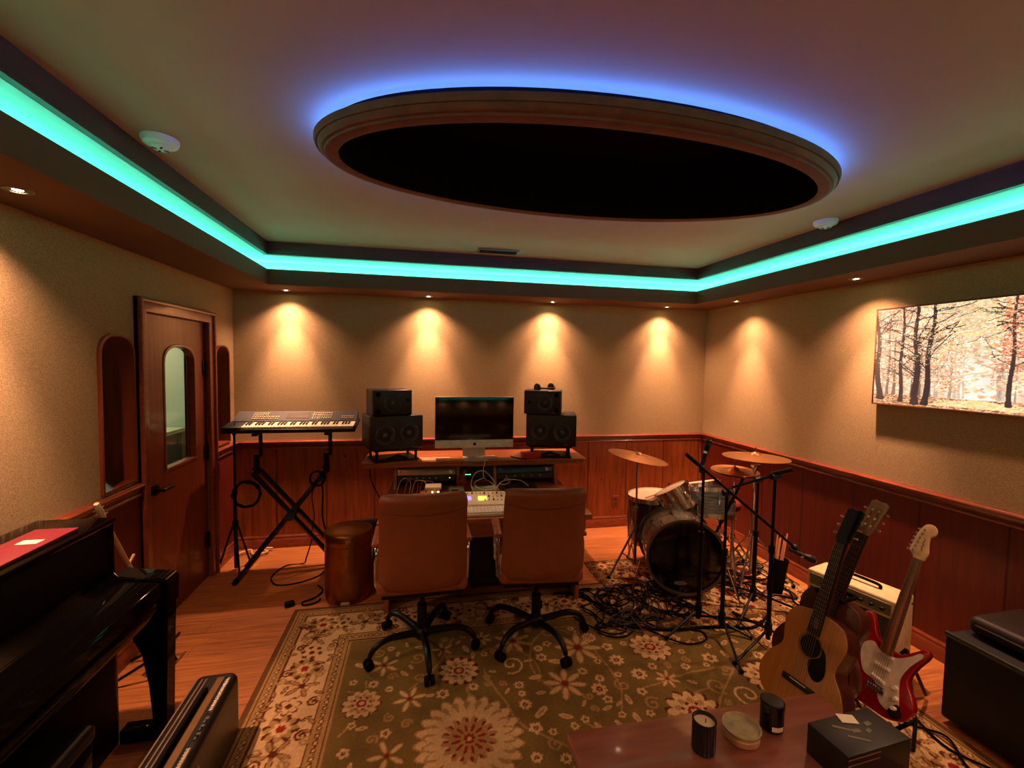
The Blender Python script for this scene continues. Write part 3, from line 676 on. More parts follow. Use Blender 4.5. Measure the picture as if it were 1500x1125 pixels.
# equipment in the rack bays: faces follow the slope
sl = math.atan2(0.07, 0.16)
RBLUE = mat('blue_grey_faceplate', (46, 62, 68), 0.28, 0.6); RREFL = mat('brown_reflection_faceplate', (150, 112, 84), 0.3, 0.8)  # left faceplate: brown reflection on silver put into the colour
def rack(name, label, x0, x1, v0, v1, fm, extra, u_=0.005):
    p, r = dk((x0 + x1) / 2, 0.262, 0.692); t = thing(name, label, 'rack unit', p, r); W = (x1 - x0) / 2 - 0.004
    Mx = T(0, 0.02, 0.0, rx=-sl)
    b = bm_(); box(b, -W, W, 0.006, 0.14, v0, v1, Mx, 0.002); obj('chassis', b, M['darkgrey'], t)
    b = bm_(); box(b, -W, W, -0.001, 0.006, v0 + 0.001, v1 - 0.001, Mx, 0.0015); obj('faceplate', b, fm, t)
    for q in extra:
        b = bm_()
        if q[0] == 'knob':
            cyl(b, (q[1], -0.014, (v0 + v1) / 2 + q[2]), (q[1], -0.001, (v0 + v1) / 2 + q[2]), 0.007, n=12); xform(b, Mx); obj('knob', b, M['steel'], t)
        elif q[0] == 'logo':
            cz = (v0 + v1) / 2 + q[2]
            for k, (dx, dz, w_, h_) in enumerate(((-0.012, 0, 0.006, 0.03), (-0.004, -0.006, 0.008, 0.018), (0.008, -0.008, 0.008, 0.014), (0.002, 0.004, 0.02, 0.006))): box(b, q[1] + dx - w_ / 2, q[1] + dx + w_ / 2, -0.0025, -0.001, cz + dz - h_ / 2, cz + dz + h_ / 2, Mx)
            obj('white_logo', b, M['white'], t)
        elif q[0] == 'led':
            box(b, q[1] - 0.003, q[1] + 0.003, -0.0025, -0.001, (v0 + v1) / 2 + q[2] - 0.003, (v0 + v1) / 2 + q[2] + 0.003, Mx); obj('indicator_light', b, emis('led_' + q[3], {'green': (90, 255, 120), 'amber': (255, 190, 90)}[q[3]], 4), t)
    return t
rack('power_amplifier', 'wide silver rack unit, brown reflection in its face colour, with white logo in the left desk bay', -0.648, -0.18, 0.098, 0.166, RREFL, [('logo', 0.19, -0.008), ('knob', -0.21, 0.0)])
rack('rack_processor', 'dark rack unit below the silver one with painted brown reflection in the left desk bay', -0.648, -0.18, 0.052, 0.096, M['darkgrey'], [('knob', -0.18 + 0.05 * k, 0) for k in range(6)] + [('led', 0.18, 0, 'amber')])
rack('power_amplifier', 'blue-grey rack unit with white logo in the right desk bay', 0.146, 0.628, 0.098, 0.166, RBLUE, [('logo', 0.19, -0.004), ('knob', -0.21, 0.0)])
rack('rack_processor', 'black rack unit below the blue-grey one in the right desk bay', 0.146, 0.628, 0.052, 0.096, M['darkgrey'], [('knob', -0.16 + 0.07 * k, 0) for k in range(5)])
rack('signal_router', 'black rack unit with green light in the centre desk bay', -0.155, 0.12, 0.07, 0.16, M['blackplastic'], [('led', -0.1 + 0.012 * k, -0.02, 'green') for k in range(5)])
# computer
p, r = dk(-0.03, 0.40); t = thing('desktop_computer', 'all-in-one computer with black screen and silver chin on the desk shelf', 'computer', p, r + 0.02)
b = bm_(); box(b, -0.325, 0.325, -0.01, 0.012, 0.085, 0.508, bev=0.006); obj('screen_housing', b, mat('brushed_aluminium', (178, 174, 166), 0.4, 0.5), t)
b = bm_(); box(b, -0.3235, 0.3235, -0.0125, -0.0095, 0.151, 0.5065, bev=0.001); obj('screen', b, mat('black_screen_glass', (3, 3, 3), 0.12), t)
b = bm_(); box(b, -0.3235, 0.3235, -0.0125, -0.0095, 0.0865, 0.151, bev=0.001); ch = obj('chin', b, mat('silver_chin', (228, 224, 214), 0.45, 0.2), t)
ap = smooth_closed([(0, 0.0075), (0.006, 0.0105), (0.0125, 0.007), (0.011, 0.002), (0.0105, -0.001), (0.0125, -0.006), (0.008, -0.013), (0.003, -0.0135), (0, -0.0125), (-0.003, -0.0135), (-0.008, -0.013), (-0.0135, -0.003), (-0.0125, 0.006), (-0.006, 0.0105)], 5)
b = plate(ap, (), 0.001); 
lf = plate(smooth_closed([(0.0, 0.0115), (0.001, 0.016), (0.005, 0.0185), (0.0045, 0.0145)], 4), (), 0.001); merge(b, lf)
xform(b, T(0, -0.0135, 0.119)); obj('fruit_logo', b, M['blackplastic'], ch)
b = bm_(); o_ = [(-0.03, 0.0), (-0.03, 0.004)]
pts = [(0, 0.02, 0.30), (0, 0.05, 0.24), (0, 0.055, 0.12), (0, 0.05, 0.03), (0, 0.045, 0.004)]
for a_, c2 in zip(pts, pts[1:]): 
    pass
t2 = bmesh.new(); L_ = []
for (x, y, z) in pts: L_.append([t2.verts.new((sx * 0.095, y + dy, z)) for sx, dy in ((-1, 0), (1, 0), (1, 0.006), (-1, 0.006))])
for A, B in zip(L_, L_[1:]): bridge(t2, A, B)
t2.faces.new(L_[0]); t2.faces.new(L_[-1][::-1]); merge(b, t2)
box(b, -0.095, 0.095, -0.13, 0.052, 0.0, 0.006, bev=0.002); obj('stand_foot', b, mat('foot_aluminium', (196, 190, 176), 0.4, 0.3), t)
# monitors
CONE = mat('speaker_cone', (58, 62, 66), 0.25, coat=0.5); CAB = mat('speaker_cabinet', (26, 27, 27), 0.45, bump=0.1, bscale=200)  # cone colour lightened to carry the bluish-grey highlights on the drivers
def driver(parent, x, z, r, y, m=None):
    b = bm_(); Mx = T(x, y, z, rx=PI / 2)
    lathe(b, [(r, 0.0), (r, 0.005), (r * 0.93, 0.007), (r * 0.86, 0.002), (r * 0.78, 0.006), (r * 0.72, 0.0), (r * 0.35, -0.014 if r > 0.04 else -0.004)], 28, Mx, cap=False)
    d = obj('driver_cone', b, m or CONE, parent)
    b = bm_(); ball(b, (0, 0, -0.012 if r > 0.04 else -0.003), r * 0.36, sz=0.5, M=Mx); obj('dust_cap', b, mat('dust_cap', (84, 90, 96), 0.2), d)
def speaker(name, label, loc, rz, w, h, d, group, drivers, ports=(), shape=0):
    t = thing(name, label, 'speaker', loc, rz, group)
    b = bm_(); box(b, -w / 2, w / 2, 0.012, d, 0, h, bev=0.008, seg=3); obj('cabinet', b, CAB, t)
    b = bm_(); box(b, -w / 2 + 0.002, w / 2 - 0.002, 0.0, 0.016, 0.002, h - 0.002, bev=0.006, seg=3); bf = obj('baffle', b, mat('speaker_baffle', (24, 26, 28), 0.35), t)
    for x, z, r_ in drivers: driver(t, x, z, r_, -0.001)
    for x, z, r_ in ports:
        b = bm_(); lathe(b, [(r_, 0), (r_, 0.003), (r_ * 0.75, 0.003), (r_ * 0.6, 0.0005)], 20, T(x, -0.0, z, rx=PI / 2), cap=False); lathe(b, [(0, 0.0006), (r_ * 0.62, 0.0006)], 20, T(x, -0.0, z, rx=PI / 2), cap=False); obj('bass_port', b, M['rubber'], t)
    b = bm_(); box(b, w * 0.28, w * 0.28 + 0.02, -0.002, 0.001, 0.012, 0.02); obj('badge', b, M['grey'], t)
    return t
def spk_stand(label, loc, rz, w, d, h):
    t = thing('speaker_stand', label, 'speaker stand', loc, rz, 'low speaker stands on the desk shelf')
    b = bm_(); box(b, -w / 2, w / 2, 0, d, h - 0.014, h, bev=0.003); obj('stand_plate', b, M['black'], t)
    for sx in (-1, 1):
        for y in (0.02, d - 0.02):
            b = bm_(); cyl(b, (sx * (w / 2 - 0.025), y, 0.006), (sx * (w / 2 - 0.025), y, h - 0.014), 0.011, n=12); obj('stand_leg', b, M['black'], t)
    b = bm_(); box(b, -w / 2, w / 2, 0.0, d, 0.0, 0.012, bev=0.003); obj('stand_base', b, M['black'], t)
    b = bm_(); tube(b, [(-w / 2 + 0.1, 0.01, 0.02), (0, 0.0, 0.045), (w / 2 - 0.1, 0.01, 0.02)], 0.012, 10); obj('cross_brace', b, M['black'], t)
p, r = dk(-0.645, 0.312)
A1, A2 = r + 0.36, r - 0.24
SHH = 0.10
spk_stand('black stand under the large left desk speaker', (p[0], p[1], DT), A1, 0.36, 0.26, SHH)
speaker('studio_monitor', 'large black two-driver speaker on the left of the desk shelf, below a smaller one', (p[0], p[1] - 0.02, DT + SHH), A1, 0.42, 0.265, 0.30, 'large desk speakers', [(-0.095, 0.12, 0.078), (0.095, 0.13, 0.078)])
speaker('small_monitor', 'small black speaker stacked on the large left desk speaker', (p[0] - 0.035, p[1] + 0.0, DT + SHH + 0.266), A1, 0.31, 0.20, 0.24, 'small speakers stacked on the large ones', [(0.0, 0.1, 0.07)], [(-0.115, 0.165, 0.02), (-0.115, 0.035, 0.02), (0.12, 0.12, 0.014)])
p, r = dk(0.60, 0.335)
spk_stand('black stand under the large right desk speaker', (p[0], p[1], DT), A2, 0.36, 0.26, SHH)
speaker('studio_monitor', 'large black two-driver speaker on the right of the desk shelf, near the red box', (p[0], p[1] - 0.02, DT + SHH), A2, 0.42, 0.265, 0.30, 'large desk speakers', [(-0.095, 0.13, 0.078), (0.095, 0.12, 0.078)])
speaker('small_monitor', 'small black speaker stacked on the large right desk speaker, under headphones', (p[0] - 0.075, p[1] + 0.0, DT + SHH + 0.266), A2 - 0.06, 0.31, 0.20, 0.24, 'small speakers stacked on the large ones', [(0.02, 0.1, 0.07)], [(0.115, 0.165, 0.02), (0.115, 0.035, 0.02), (-0.11, 0.1, 0.014)])
HP = (p[0] - 0.02, p[1] + 0.10, DT + SHH + 0.466)
def headphones(label, loc, rot, m, s=1.0):
    t = thing('headphones', label, 'headphones', loc, rot=rot)
    b = bm_(); tube(b, [(0.085 * s * math.cos(a), 0, 0.09 * s * math.sin(a)) for a in np.linspace(0.05, PI - 0.05, 17)], 0.008 * s, 8); obj('headband', b, m, t)
    for sx in (-1, 1):
        b = bm_(); lathe(b, [(0.0, -0.016), (0.036, -0.016), (0.043, -0.008), (0.043, 0.006), (0.034, 0.016), (0.0, 0.018)], 24, T(sx * 0.083 * s, 0, -0.02, ry=PI / 2, s=(s, s, s)), cap=False); obj('ear_cup', b, m, t)
    return t
headphones('black headphones lying on top of the small right desk speaker', (HP[0], HP[1], HP[2] + 0.018), (PI / 2, 0, 0.4), M['blackplastic'], 0.9)
headphones('red-brown headphones hanging in front of the centre desk bay', (dk(-0.14, 0.235)[0][0], dk(-0.14, 0.235)[0][1] - 0.01, 0.765), (0.35, 0.0, 1.45), mat('red_brown_leather', (130, 38, 18), 0.35), 0.9)
# things on the shelf
p, r = dk(0.44, 0.36); t = thing('red_box', 'flat red box on the desk shelf between the screen and the right speaker', 'box', p, r + 0.1)
b = bm_(); box(b, -0.075, 0.075, -0.05, 0.05, 0, 0.04, bev=0.003); obj('box_body', b, mat('red_card', (170, 30, 30), 0.5), t)
b = bm_(); box(b, -0.077, 0.077, -0.052, 0.052, 0.04, 0.048, bev=0.002); obj('box_lid', b, mat('red_lid', (186, 46, 40), 0.4), t)
p, r = dk(-0.36, 0.36); b = bm_(); box(b, -0.13, 0.13, -0.055, 0.06, 0, 0.006, bev=0.002); o = obj('shelf_reflection', b, mat('orange_wall_reflection', (226, 152, 100), 0.5), loc=p, rot=(0, 0, r)); tag(o, 'orange slab painting the wall reflection on the desk shelf left of the computer foot', 'painted reflection')  # thin orange slab stands in for the wall's reflection on the glossy shelf
p, r = dk(0.10, 0.37); b = bm_(); box(b, -0.05, 0.05, -0.04, 0.04, 0, 0.014, bev=0.004); o = obj('desk_hub', b, M['cream'], loc=p, rot=(0, 0, r + 0.3)); tag(o, 'small pale connector hub beside the computer foot on the shelf', 'hub')
# work surface
p, r = dk(-0.02, -0.35, 0.69); t = thing('computer_keyboard', 'long white keyboard at the front edge of the desk between the chairs', 'keyboard', p, r)
b = bm_(); box(b, -0.36, 0.36, -0.075, 0.07, 0, 0.02, bev=0.006); obj('keyboard_case', b, M['cream'], t)
b = bm_()
for k in range(28): box(b, -0.34 + k * 0.0245, -0.34 + k * 0.0245 + 0.0225, -0.065, 0.055, 0.02, 0.028, bev=0.002, seg=1)
obj('white_keys', b, mat('ivory_keys', (250, 245, 232), 0.35), t)
p, r = dk(0.0, -0.14, 0.69); t = thing('audio_mixer', 'small white audio mixer with coloured lights between the chair tops', 'mixer', p, r - 0.04)
b = bm_(); 
o_ = [(-0.11, 0), (0.10, 0), (0.10, 0.055), (-0.11, 0.022)]
A = [b.verts.new((-0.16, y, z)) for y, z in o_]; B = [b.verts.new((0.16, y, z)) for y, z in o_]; b.faces.new(A); b.faces.new(B[::-1])
for k in range(4): b.faces.new((A[k], B[k], B[(k + 1) % 4], A[(k + 1) % 4]))
bmesh.ops.bevel(b, geom=b.edges[:], offset=0.004, segments=2, affect='EDGES'); obj('mixer_body', b, M['cream'], t)
ms = math.atan2(0.033, 0.21)
for k in range(9):
    for j in range(3):
        if j < 2 and k < 4: continue
        b = bm_(); Mx = T(-0.115 + k * 0.03, -0.04 + j * 0.05, 0.0245 + 0.033 * (0.07 + j * 0.05) / 0.21, rx=ms); cyl(b, (0, 0, -0.001), (0, 0, 0.009), 0.0065, 0.005, 10); xform(b, Mx)
        obj('knob', b, M['darkgrey'] if (k + j) % 3 == 0 else M['cream'], t)
for nm, x, c in (('purple', -0.10, (150, 130, 255)), ('yellow', -0.02, (220, 255, 90)), ('yellow', 0.01, (220, 255, 90))):
    b = bm_(); box(b, x - 0.022, x + 0.006, -0.02, 0.03, 0, 0.003, T(0, -0.02, 0.039, rx=ms)); obj('light_strip', b, emis('mixer_light_' + nm, c, 1.6), t)
p, r = dk(0.03, 0.10, 0.69); b = bm_(); box(b, -0.10, 0.10, -0.03, 0.03, 0, 0.05, bev=0.006); o = obj('white_adapter', b, mat('pale_green_grey', (176, 190, 160), 0.5), loc=p, rot=(0, 0, r)); tag(o, 'long pale box behind the audio mixer on the desktop', 'adapter box')
p, r = dk(-0.36, 0.02, 0.69); t = thing('preamp', 'small cream preamp with two lit lamps behind the left chair top', 'preamp', p, r)
b = bm_(); box(b, -0.05, 0.05, -0.04, 0.05, 0.0, 0.075, bev=0.004); obj('preamp_case', b, mat('copper_face', (160, 104, 74), 0.35, 0.3), t)
b = bm_(); box(b, -0.058, 0.058, -0.05, 0.055, 0.075, 0.092, bev=0.004); obj('top_plate', b, M['cream'], t)
b = bm_(); box(b, -0.045, -0.022, -0.044, -0.038, 0.01, 0.07); box(b, 0.006, 0.02, -0.044, -0.038, 0.01, 0.07); obj('front_panel', b, M['cream'], t)
for x in (-0.006, 0.036):
    b = bm_(); ball(b, (x, -0.044, 0.055), 0.006); obj('lamp', b, emis('preamp_lamp', (255, 210, 130), 8), t)
p, r = dk(-0.19, 0.05, 0.69); t = thing('display_box', 'small grey box with dark display behind the left chair top', 'display box', p, r - 0.05)
b = bm_(); box(b, -0.055, 0.055, -0.03, 0.04, 0, 0.062, bev=0.004); obj('case', b, mat('warm_grey_case', (150, 156, 138), 0.5), t)
b = bm_(); box(b, -0.035, 0.015, -0.032, -0.029, 0.04, 0.056); obj('display', b, M['blackplastic'], t)
p, r = dk(0.30, 0.05, 0.69); t = thing('dark_control_unit', 'low black control unit on the desktop behind the right chair top', 'control unit', p, r)
b = bm_(); box(b, -0.13, 0.13, -0.09, 0.09, 0, 0.05, bev=0.008); obj('case', b, M['blackplastic'], t)
for k in range(4):
    b = bm_(); cyl(b, (-0.09 + 0.06 * k, 0, 0.05), (-0.09 + 0.06 * k, 0, 0.063), 0.013, n=14); obj('knob', b, M['darkgrey'], t)
# cables on the desk
def cable(name, label, pts, r, m, cat='cable', group=None, n=7):
    b = bm_(); P_ = smooth_open(pts, n); tube(b, P_, r, 6); return tag(obj(name, b, m, sharp=180), label, cat, group)
WC = mat('white_cable', (206, 206, 190), 0.45)
def d3(x, y, z): return dk(x, y, z)[0]
cable('white_cable', 'thin white cable hanging from the computer over the shelf edge to the mixer', [d3(0.06, 0.42, DT + 0.01), d3(0.055, 0.33, DT + 0.006), d3(0.045, 0.275, DT - 0.01), d3(0.03, 0.24, 0.83), d3(0.035, 0.2, 0.78), d3(0.09, 0.12, 0.755), d3(0.14, 0.06, 0.72), d3(0.10, 0.0, 0.745), d3(0.02, -0.02, 0.75)], 0.003, WC)
cable('white_cable', 'white cable looping up between the mixer and the centre rack bay', [d3(-0.07, -0.02, 0.745), d3(-0.08, 0.06, 0.78), d3(-0.04, 0.16, 0.83), d3(0.03, 0.18, 0.84), d3(0.09, 0.12, 0.79), d3(0.10, 0.02, 0.755), d3(0.04, -0.03, 0.75), d3(-0.03, -0.01, 0.76), d3(-0.05, 0.08, 0.78), d3(0.03, 0.14, 0.80)], 0.003, WC)
cable('white_cable', 'white cable curling right from the mixer to the black control unit', [d3(0.09, -0.04, 0.75), d3(0.14, 0.04, 0.78), d3(0.2, 0.10, 0.80), d3(0.23, 0.12, 0.77), d3(0.18, 0.1, 0.75), d3(0.14, 0.08, 0.77), d3(0.2, 0.05, 0.80), d3(0.3, 0.06, 0.79), d3(0.36, 0.04, 0.75)], 0.003, WC)
for k in range(4):
    x = -0.63 + 0.055 * k
    cable('patch_cable', 'pale patch cable arching over the left rack bay behind the chair', [d3(x, 0.1, 0.70), d3(x + 0.02, 0.13, 0.78), d3(x + 0.06, 0.16, 0.805 - 0.01 * k), d3(x + 0.10, 0.13, 0.77), d3(x + 0.09, 0.08, 0.70)], 0.0035, [mat('beige_cable', (190, 160, 120), 0.5), mat('orange_brown_cable', (150, 70, 40), 0.5)][k % 2], group='patch cables at the left rack bay')
cable('black_cable', 'dark red-black cable lying across the desk shelf edge right of the screen', [d3(0.28, 0.42, DT + 0.003), d3(0.3, 0.36, DT + 0.004), d3(0.36, 0.30, DT + 0.004), d3(0.39, 0.285, DT + 0.002)], 0.004, M['rubber'])
cable('black_cable', 'dark cable hanging down the wall under the left end of the desk shelf', [(-0.42, 3.82, 0.86), (-0.40, 3.78, 0.7), (-0.33, 3.75, 0.55), (-0.28, 3.75, 0.3), (-0.3, 3.74, 0.02)], 0.005, M['rubber'])
# under the desk
t = thing('computer_tower', 'black computer tower on the floor under the desk between the chairs', 'computer tower', (0.52, 3.42, 0), 0.0)
b = bm_(); box(b, -0.16, 0.16, -0.2, 0.25, 0.02, 0.46, bev=0.01); obj('tower_case', b, M['blackplastic'], t)
b = bm_(); box(b, -0.15, 0.15, -0.206, -0.199, 0.04, 0.44, bev=0.002); obj('front_grille', b, M['darkgrey'], t)
for sx in (-0.12, 0.12):
    b = bm_(); box(b, sx - 0.02, sx + 0.02, -0.18, 0.23, 0, 0.02); obj('foot', b, M['rubber'], t)
# crate with equipment behind the bin
t = thing('power_conditioner', 'grey box of plugs and switches against the wall behind the bronze bin', 'power box', (-0.42, 3.80, 0), 0.05)
b = bm_(); box(b, -0.14, 0.14, -0.12, 0.12, 0, 0.34, bev=0.01); obj('case', b, M['blackplastic'], t)
for k in range(5):
    b = bm_(); box(b, -0.12 + k * 0.05, -0.09 + k * 0.05, -0.128, -0.119, 0.24, 0.33, T(0, 0, 0, ry=0.06), bev=0.002); obj('switch_plate', b, M['steel' if k % 2 else 'grey'], t)
# ================================================================= bronze bin
BZ = mat('hammered_bronze', (150, 100, 54), 0.3, 0.95, bump=0.2, bscale=60)
t = thing('pedal_bin', 'round bronze metal bin with domed lid beside the left office chair', 'bin', (-0.505, 3.30, 0))
b = bm_(); lathe(b, [(0.0, 0.0), (0.150, 0.0), (0.158, 0.006), (0.160, 0.03), (0.163, 0.2), (0.163, 0.400)], 48, cap=False); obj('bin_body', b, BZ, t)
b = bm_(); lathe(b, [(0.163, 0.402), (0.165, 0.406), (0.165, 0.475), (0.158, 0.486), (0.155, 0.485), (0.10, 0.497), (0.0, 0.503)], 48, cap=False); obj('bin_lid', b, BZ, t)
b = bm_(); box(b, -0.02, 0.02, -0.006, 0.004, -0.011, 0.011, T(0.02, -0.163, 0.455), bev=0.002); obj('badge', b, M['steel'], t)
b = bm_(); box(b, -0.03, 0.03, -0.012, 0.008, -0.012, 0.012, T(0.0, -0.158, 0.014), bev=0.002); obj('pedal', b, mat('pale_label', (176, 166, 150), 0.4, 0.3), t)

# ================================================================= keyboard on its X stand
KX, KY, KZ = -1.02, 3.83, 1.135
t = thing('x_keyboard_stand', 'black X-shaped stand holding the stage keyboard in the back left corner', 'keyboard stand', (KX, KY, 0), 0)
def sq(bm, p0, p1, w=0.016): return tube(bm, [p0, p1], w * 1.25, 4)
BL = M['black']
for nm, x0, z0, x1, z1, y in (('cross_tube', 0.27, 0.80, -0.34, 0.03, -0.02), ('cross_tube', -0.27, 0.80, 0.30, 0.10, -0.06), ('cross_tube', -0.24, 0.80, 0.34, 0.10, 0.02)):
    b = bm_(); sq(b, (x0, y, z0), (x1, y, z1)); obj(nm, b, BL, t)
for x, zz in ((-0.34, 0.03), (0.33, 0.075)):
    b = bm_(); tube(b, [(x, -0.24, zz - 0.012), (x, 0.22, zz - 0.012)], 0.017, 10); f = obj('foot_tube', b, BL, t)
    for y in (-0.24, 0.22):
        b = bm_(); cyl(b, (x, y - 0.015, zz - 0.012), (x, y + 0.015, zz - 0.012), 0.0185 if x < 0 else 0.0185, n=12)
        if x > 0: cyl(b, (x, y, 0.0), (x, y, zz), 0.014, n=10)
        obj('rubber_foot', b, M['rubber'], f)
b = bm_(); cyl(b, (-0.005, -0.08, 0.44), (-0.005, 0.04, 0.44), 0.035, n=20); obj('pivot', b, M['darkgrey'], t)
for x in (-0.255, 0.265):
    b = bm_(); sq(b, (x, -0.02, 0.78), (x, -0.02, 0.94), 0.018); cyl(b, (x - 0.03, -0.02, 0.82), (x + 0.03, -0.02, 0.82), 0.012); obj('riser', b, BL, t)
    b = bm_(); sq(b, (x + 0.03, -0.02, 0.92), (x + 0.03, -0.02, KZ - 0.02), 0.012); obj('riser_post', b, BL, t)
    b = bm_(); box(b, x + 0.01, x + 0.05, -0.16, 0.14, -0.02, -0.0, T(0, 0, KZ + 0.01, rx=0.15), bev=0.004); obj('support_arm', b, BL, t)
t = thing('stage_keyboard', 'dark stage keyboard with ivory keys on the X stand by the back wall', 'keyboard', (KX + 0.035, KY, KZ + 0.012), rot=(0.15, 0, 0)); t.scale = (0.94, 1, 1)
b = bm_(); box(b, -0.52, 0.50, -0.155, -0.137, 0.0, 0.03, bev=0.004); box(b, -0.52, 0.50, -0.137, 0.155, 0.0, 0.03, bev=0.004); box(b, -0.52, -0.385, -0.15, 0.02, 0.03, 0.047, bev=0.005); box(b, 0.485, 0.50, -0.15, 0.02, 0.03, 0.05, bev=0.004); obj('keyboard_case', b, M['blackplastic'], t)
b = bm_(); A = []
prof = [(0.0, 0.03), (0.0, 0.052), (0.155, 0.095), (0.155, 0.03)]
A = [b.verts.new((-0.50, y, z)) for y, z in prof]; B = [b.verts.new((0.49, y, z)) for y, z in prof]; b.faces.new(A); b.faces.new(B[::-1])
for k in range(4): b.faces.new((A[k], B[k], B[(k + 1) % 4], A[(k + 1) % 4]))
bmesh.ops.bevel(b, geom=b.edges[:], offset=0.004, segments=2, affect='EDGES'); obj('control_panel', b, M['darkgrey'], t)
IV = mat('ivory_key', (250, 238, 205), 0.35, var=0.02); W36 = 0.87 / 36
wk = None
for k in range(36):
    if wk is None:
        b = bm_(); box(b, 0, W36 * 0.93, -0.136, -0.002, 0.03, 0.046, bev=0.0015, seg=1); wk = obj('white_key', b, IV, t); wk.location = (-0.382, 0, 0)
    else: c = wk.copy(); C.objects.link(c); c.parent = t; c.location = (-0.382 + k * W36, 0, 0)
bk = None
for k in range(35):
    if k % 7 in (2, 6): continue
    x = -0.382 + (k + 1) * W36 - 0.0065
    if bk is None: b = bm_(); box(b, 0, 0.0125, -0.088, -0.003, 0.045, 0.056, bev=0.0015, seg=1); bk = obj('black_key', b, M['blackplastic'], t); bk.location = (x, 0, 0)
    else: c = bk.copy(); C.objects.link(c); c.parent = t; c.location = (x, 0, 0)
ps = math.atan2(0.043, 0.155)
b = bm_(); box(b, -0.09, 0.09, 0.04, 0.12, 0, 0.002, T(-0.0, 0, 0.0525, rx=ps)); obj('display', b, mat('grey_lcd', (70, 66, 56), 0.2), t)
KN = mat('pale_buttons', (196, 178, 140), 0.4)
for x0, nx, ny, nm in ((-0.36, 7, 4, 'button_bank'), (0.12, 9, 4, 'button_bank'), (-0.25, 6, 2, 'slider_bank'), (0.36, 6, 2, 'label_strip')):
    b = bm_()
    for i in range(nx):
        for j in range(ny): box(b, x0 + i * 0.018, x0 + i * 0.018 + 0.011, 0.03 + j * 0.027, 0.04 + j * 0.027, 0.0, 0.005, T(0, 0, 0.0535, rx=ps))
    obj(nm, b, KN, t)
b = bm_(); ball(b, (-0.45, -0.07, 0.05), 0.008); cyl(b, (-0.45, -0.07, 0.045), (-0.44, -0.07, 0.085), 0.004); obj('pitch_stick', b, M['chrome'], t)
# ================================================================= upright piano
PX = XL + 0.03       # back of the piano
PY0, PY1 = 0.80, 2.235
t = thing('upright_piano', 'glossy black upright piano against the left wall, red folder on top', 'piano', (PX, PY0, 0))
L_ = PY1 - PY0; G = M['gloss']
b = bm_(); box(b, 0.0, 0.275, 0.02, L_ - 0.08, 0.0, 0.985, bev=0.006); obj('piano_case', b, mat('satin_black_case', (5, 4, 4), 0.5, spec=0.06), t)
b = bm_(); box(b, -0.005, 0.285, 0.0, L_ - 0.055, 0.985, 1.008, bev=0.006); obj('top_lid', b, G, t)
for y in (0.0, L_ - 0.088):
    b = bm_(); box(b, 0.0, 0.278, y, y + 0.028, 0.0, 0.985, bev=0.006); obj('side_panel', b, G, t)
b = bm_(); box(b, 0.285, 0.475, 0.03, L_ - 0.03, 0.60, 0.665, bev=0.006); obj('key_bed', b, G, t)
# sloping key lid
b = bm_(); prof = [(0.285, 0.665), (0.478, 0.665), (0.478, 0.722), (0.465, 0.73), (0.33, 0.745), (0.295, 0.80), (0.285, 0.80)]
A = [b.verts.new((x, 0.11, z)) for x, z in prof]; B = [b.verts.new((x, L_ - 0.11, z)) for x, z in prof]; b.faces.new(A); b.faces.new(B[::-1])
for k in range(len(prof)): b.faces.new((A[k], B[k], B[(k + 1) % len(prof)], A[(k + 1) % len(prof)]))
bmesh.ops.bevel(b, geom=b.edges[:], offset=0.004, segments=2, affect='EDGES'); obj('key_lid', b, G, t)
for y0 in (0.0, L_ - 0.10):
    b = bm_(); prof = [(0.285, 0.56), (0.49, 0.60), (0.495, 0.725), (0.47, 0.738), (0.40, 0.742), (0.285, 0.765)]
    A = [b.verts.new((x, y0, z)) for x, z in prof]; B = [b.verts.new((x, y0 + 0.10, z)) for x, z in prof]; b.faces.new(A); b.faces.new(B[::-1])
    for k in range(len(prof)): b.faces.new((A[k], B[k], B[(k + 1) % len(prof)], A[(k + 1) % len(prof)]))
    bmesh.ops.bevel(b, geom=b.edges[:], offset=0.008, segments=3, affect='EDGES'); obj('key_block', b, G, t)
    # tapered front leg with scroll top
    b = bm_(); rings = []
    for z, xa, xb in ((0.60, 0.285, 0.485), (0.55, 0.30, 0.485), (0.48, 0.345, 0.482), (0.40, 0.38, 0.48), (0.25, 0.405, 0.475), (0.06, 0.42, 0.47), (0.03, 0.41, 0.48), (0.0, 0.41, 0.48)):
        rings.append([b.verts.new((xa, y0 + 0.015, z)), b.verts.new((xb, y0 + 0.015, z)), b.verts.new((xb, y0 + 0.085, z)), b.verts.new((xa, y0 + 0.085, z))])
    for A, B in zip(rings, rings[1:]): bridge(b, A, B)
    b.faces.new(rings[0]); b.faces.new(rings[-1][::-1]); bmesh.ops.bevel(b, geom=[e for e in b.edges], offset=0.003, segments=1, affect='EDGES'); obj('leg', b, G, t)
    b = bm_(); box(b, 0.285, 0.42, y0 + 0.02, y0 + 0.08, 0.0, 0.06, bev=0.004); obj('toe_block', b, G, t)
b = bm_(); box(b, 0.27, 0.30, 0.12, L_ - 0.12, 0.10, 0.58, bev=0.004); obj('lower_panel', b, mat('satin_black', (5, 4, 4), 0.6, spec=0.05), t)
for k in range(3):
    b = bm_(); tube(b, [(0.27, L_ / 2 - 0.07 + 0.07 * k, 0.06), (0.35, L_ / 2 - 0.07 + 0.07 * k, 0.055), (0.40, L_ / 2 - 0.07 + 0.07 * k, 0.045)], [0.012, 0.014, 0.018], 10); obj('pedal', b, mat('brass', (190, 150, 80), 0.25, 1.0), t)
t = thing('red_folder', 'red folder with small paper label lying on top of the piano', 'folder', (PX + 0.20, 1.62, 1.008), 0.0)
b = bm_(); box(b, -0.10, 0.045, -0.30, 0.41, 0.0, 0.012, bev=0.002); obj('cover', b, mat('red_cloth', (104, 12, 24), 0.6, bump=0.2), t)
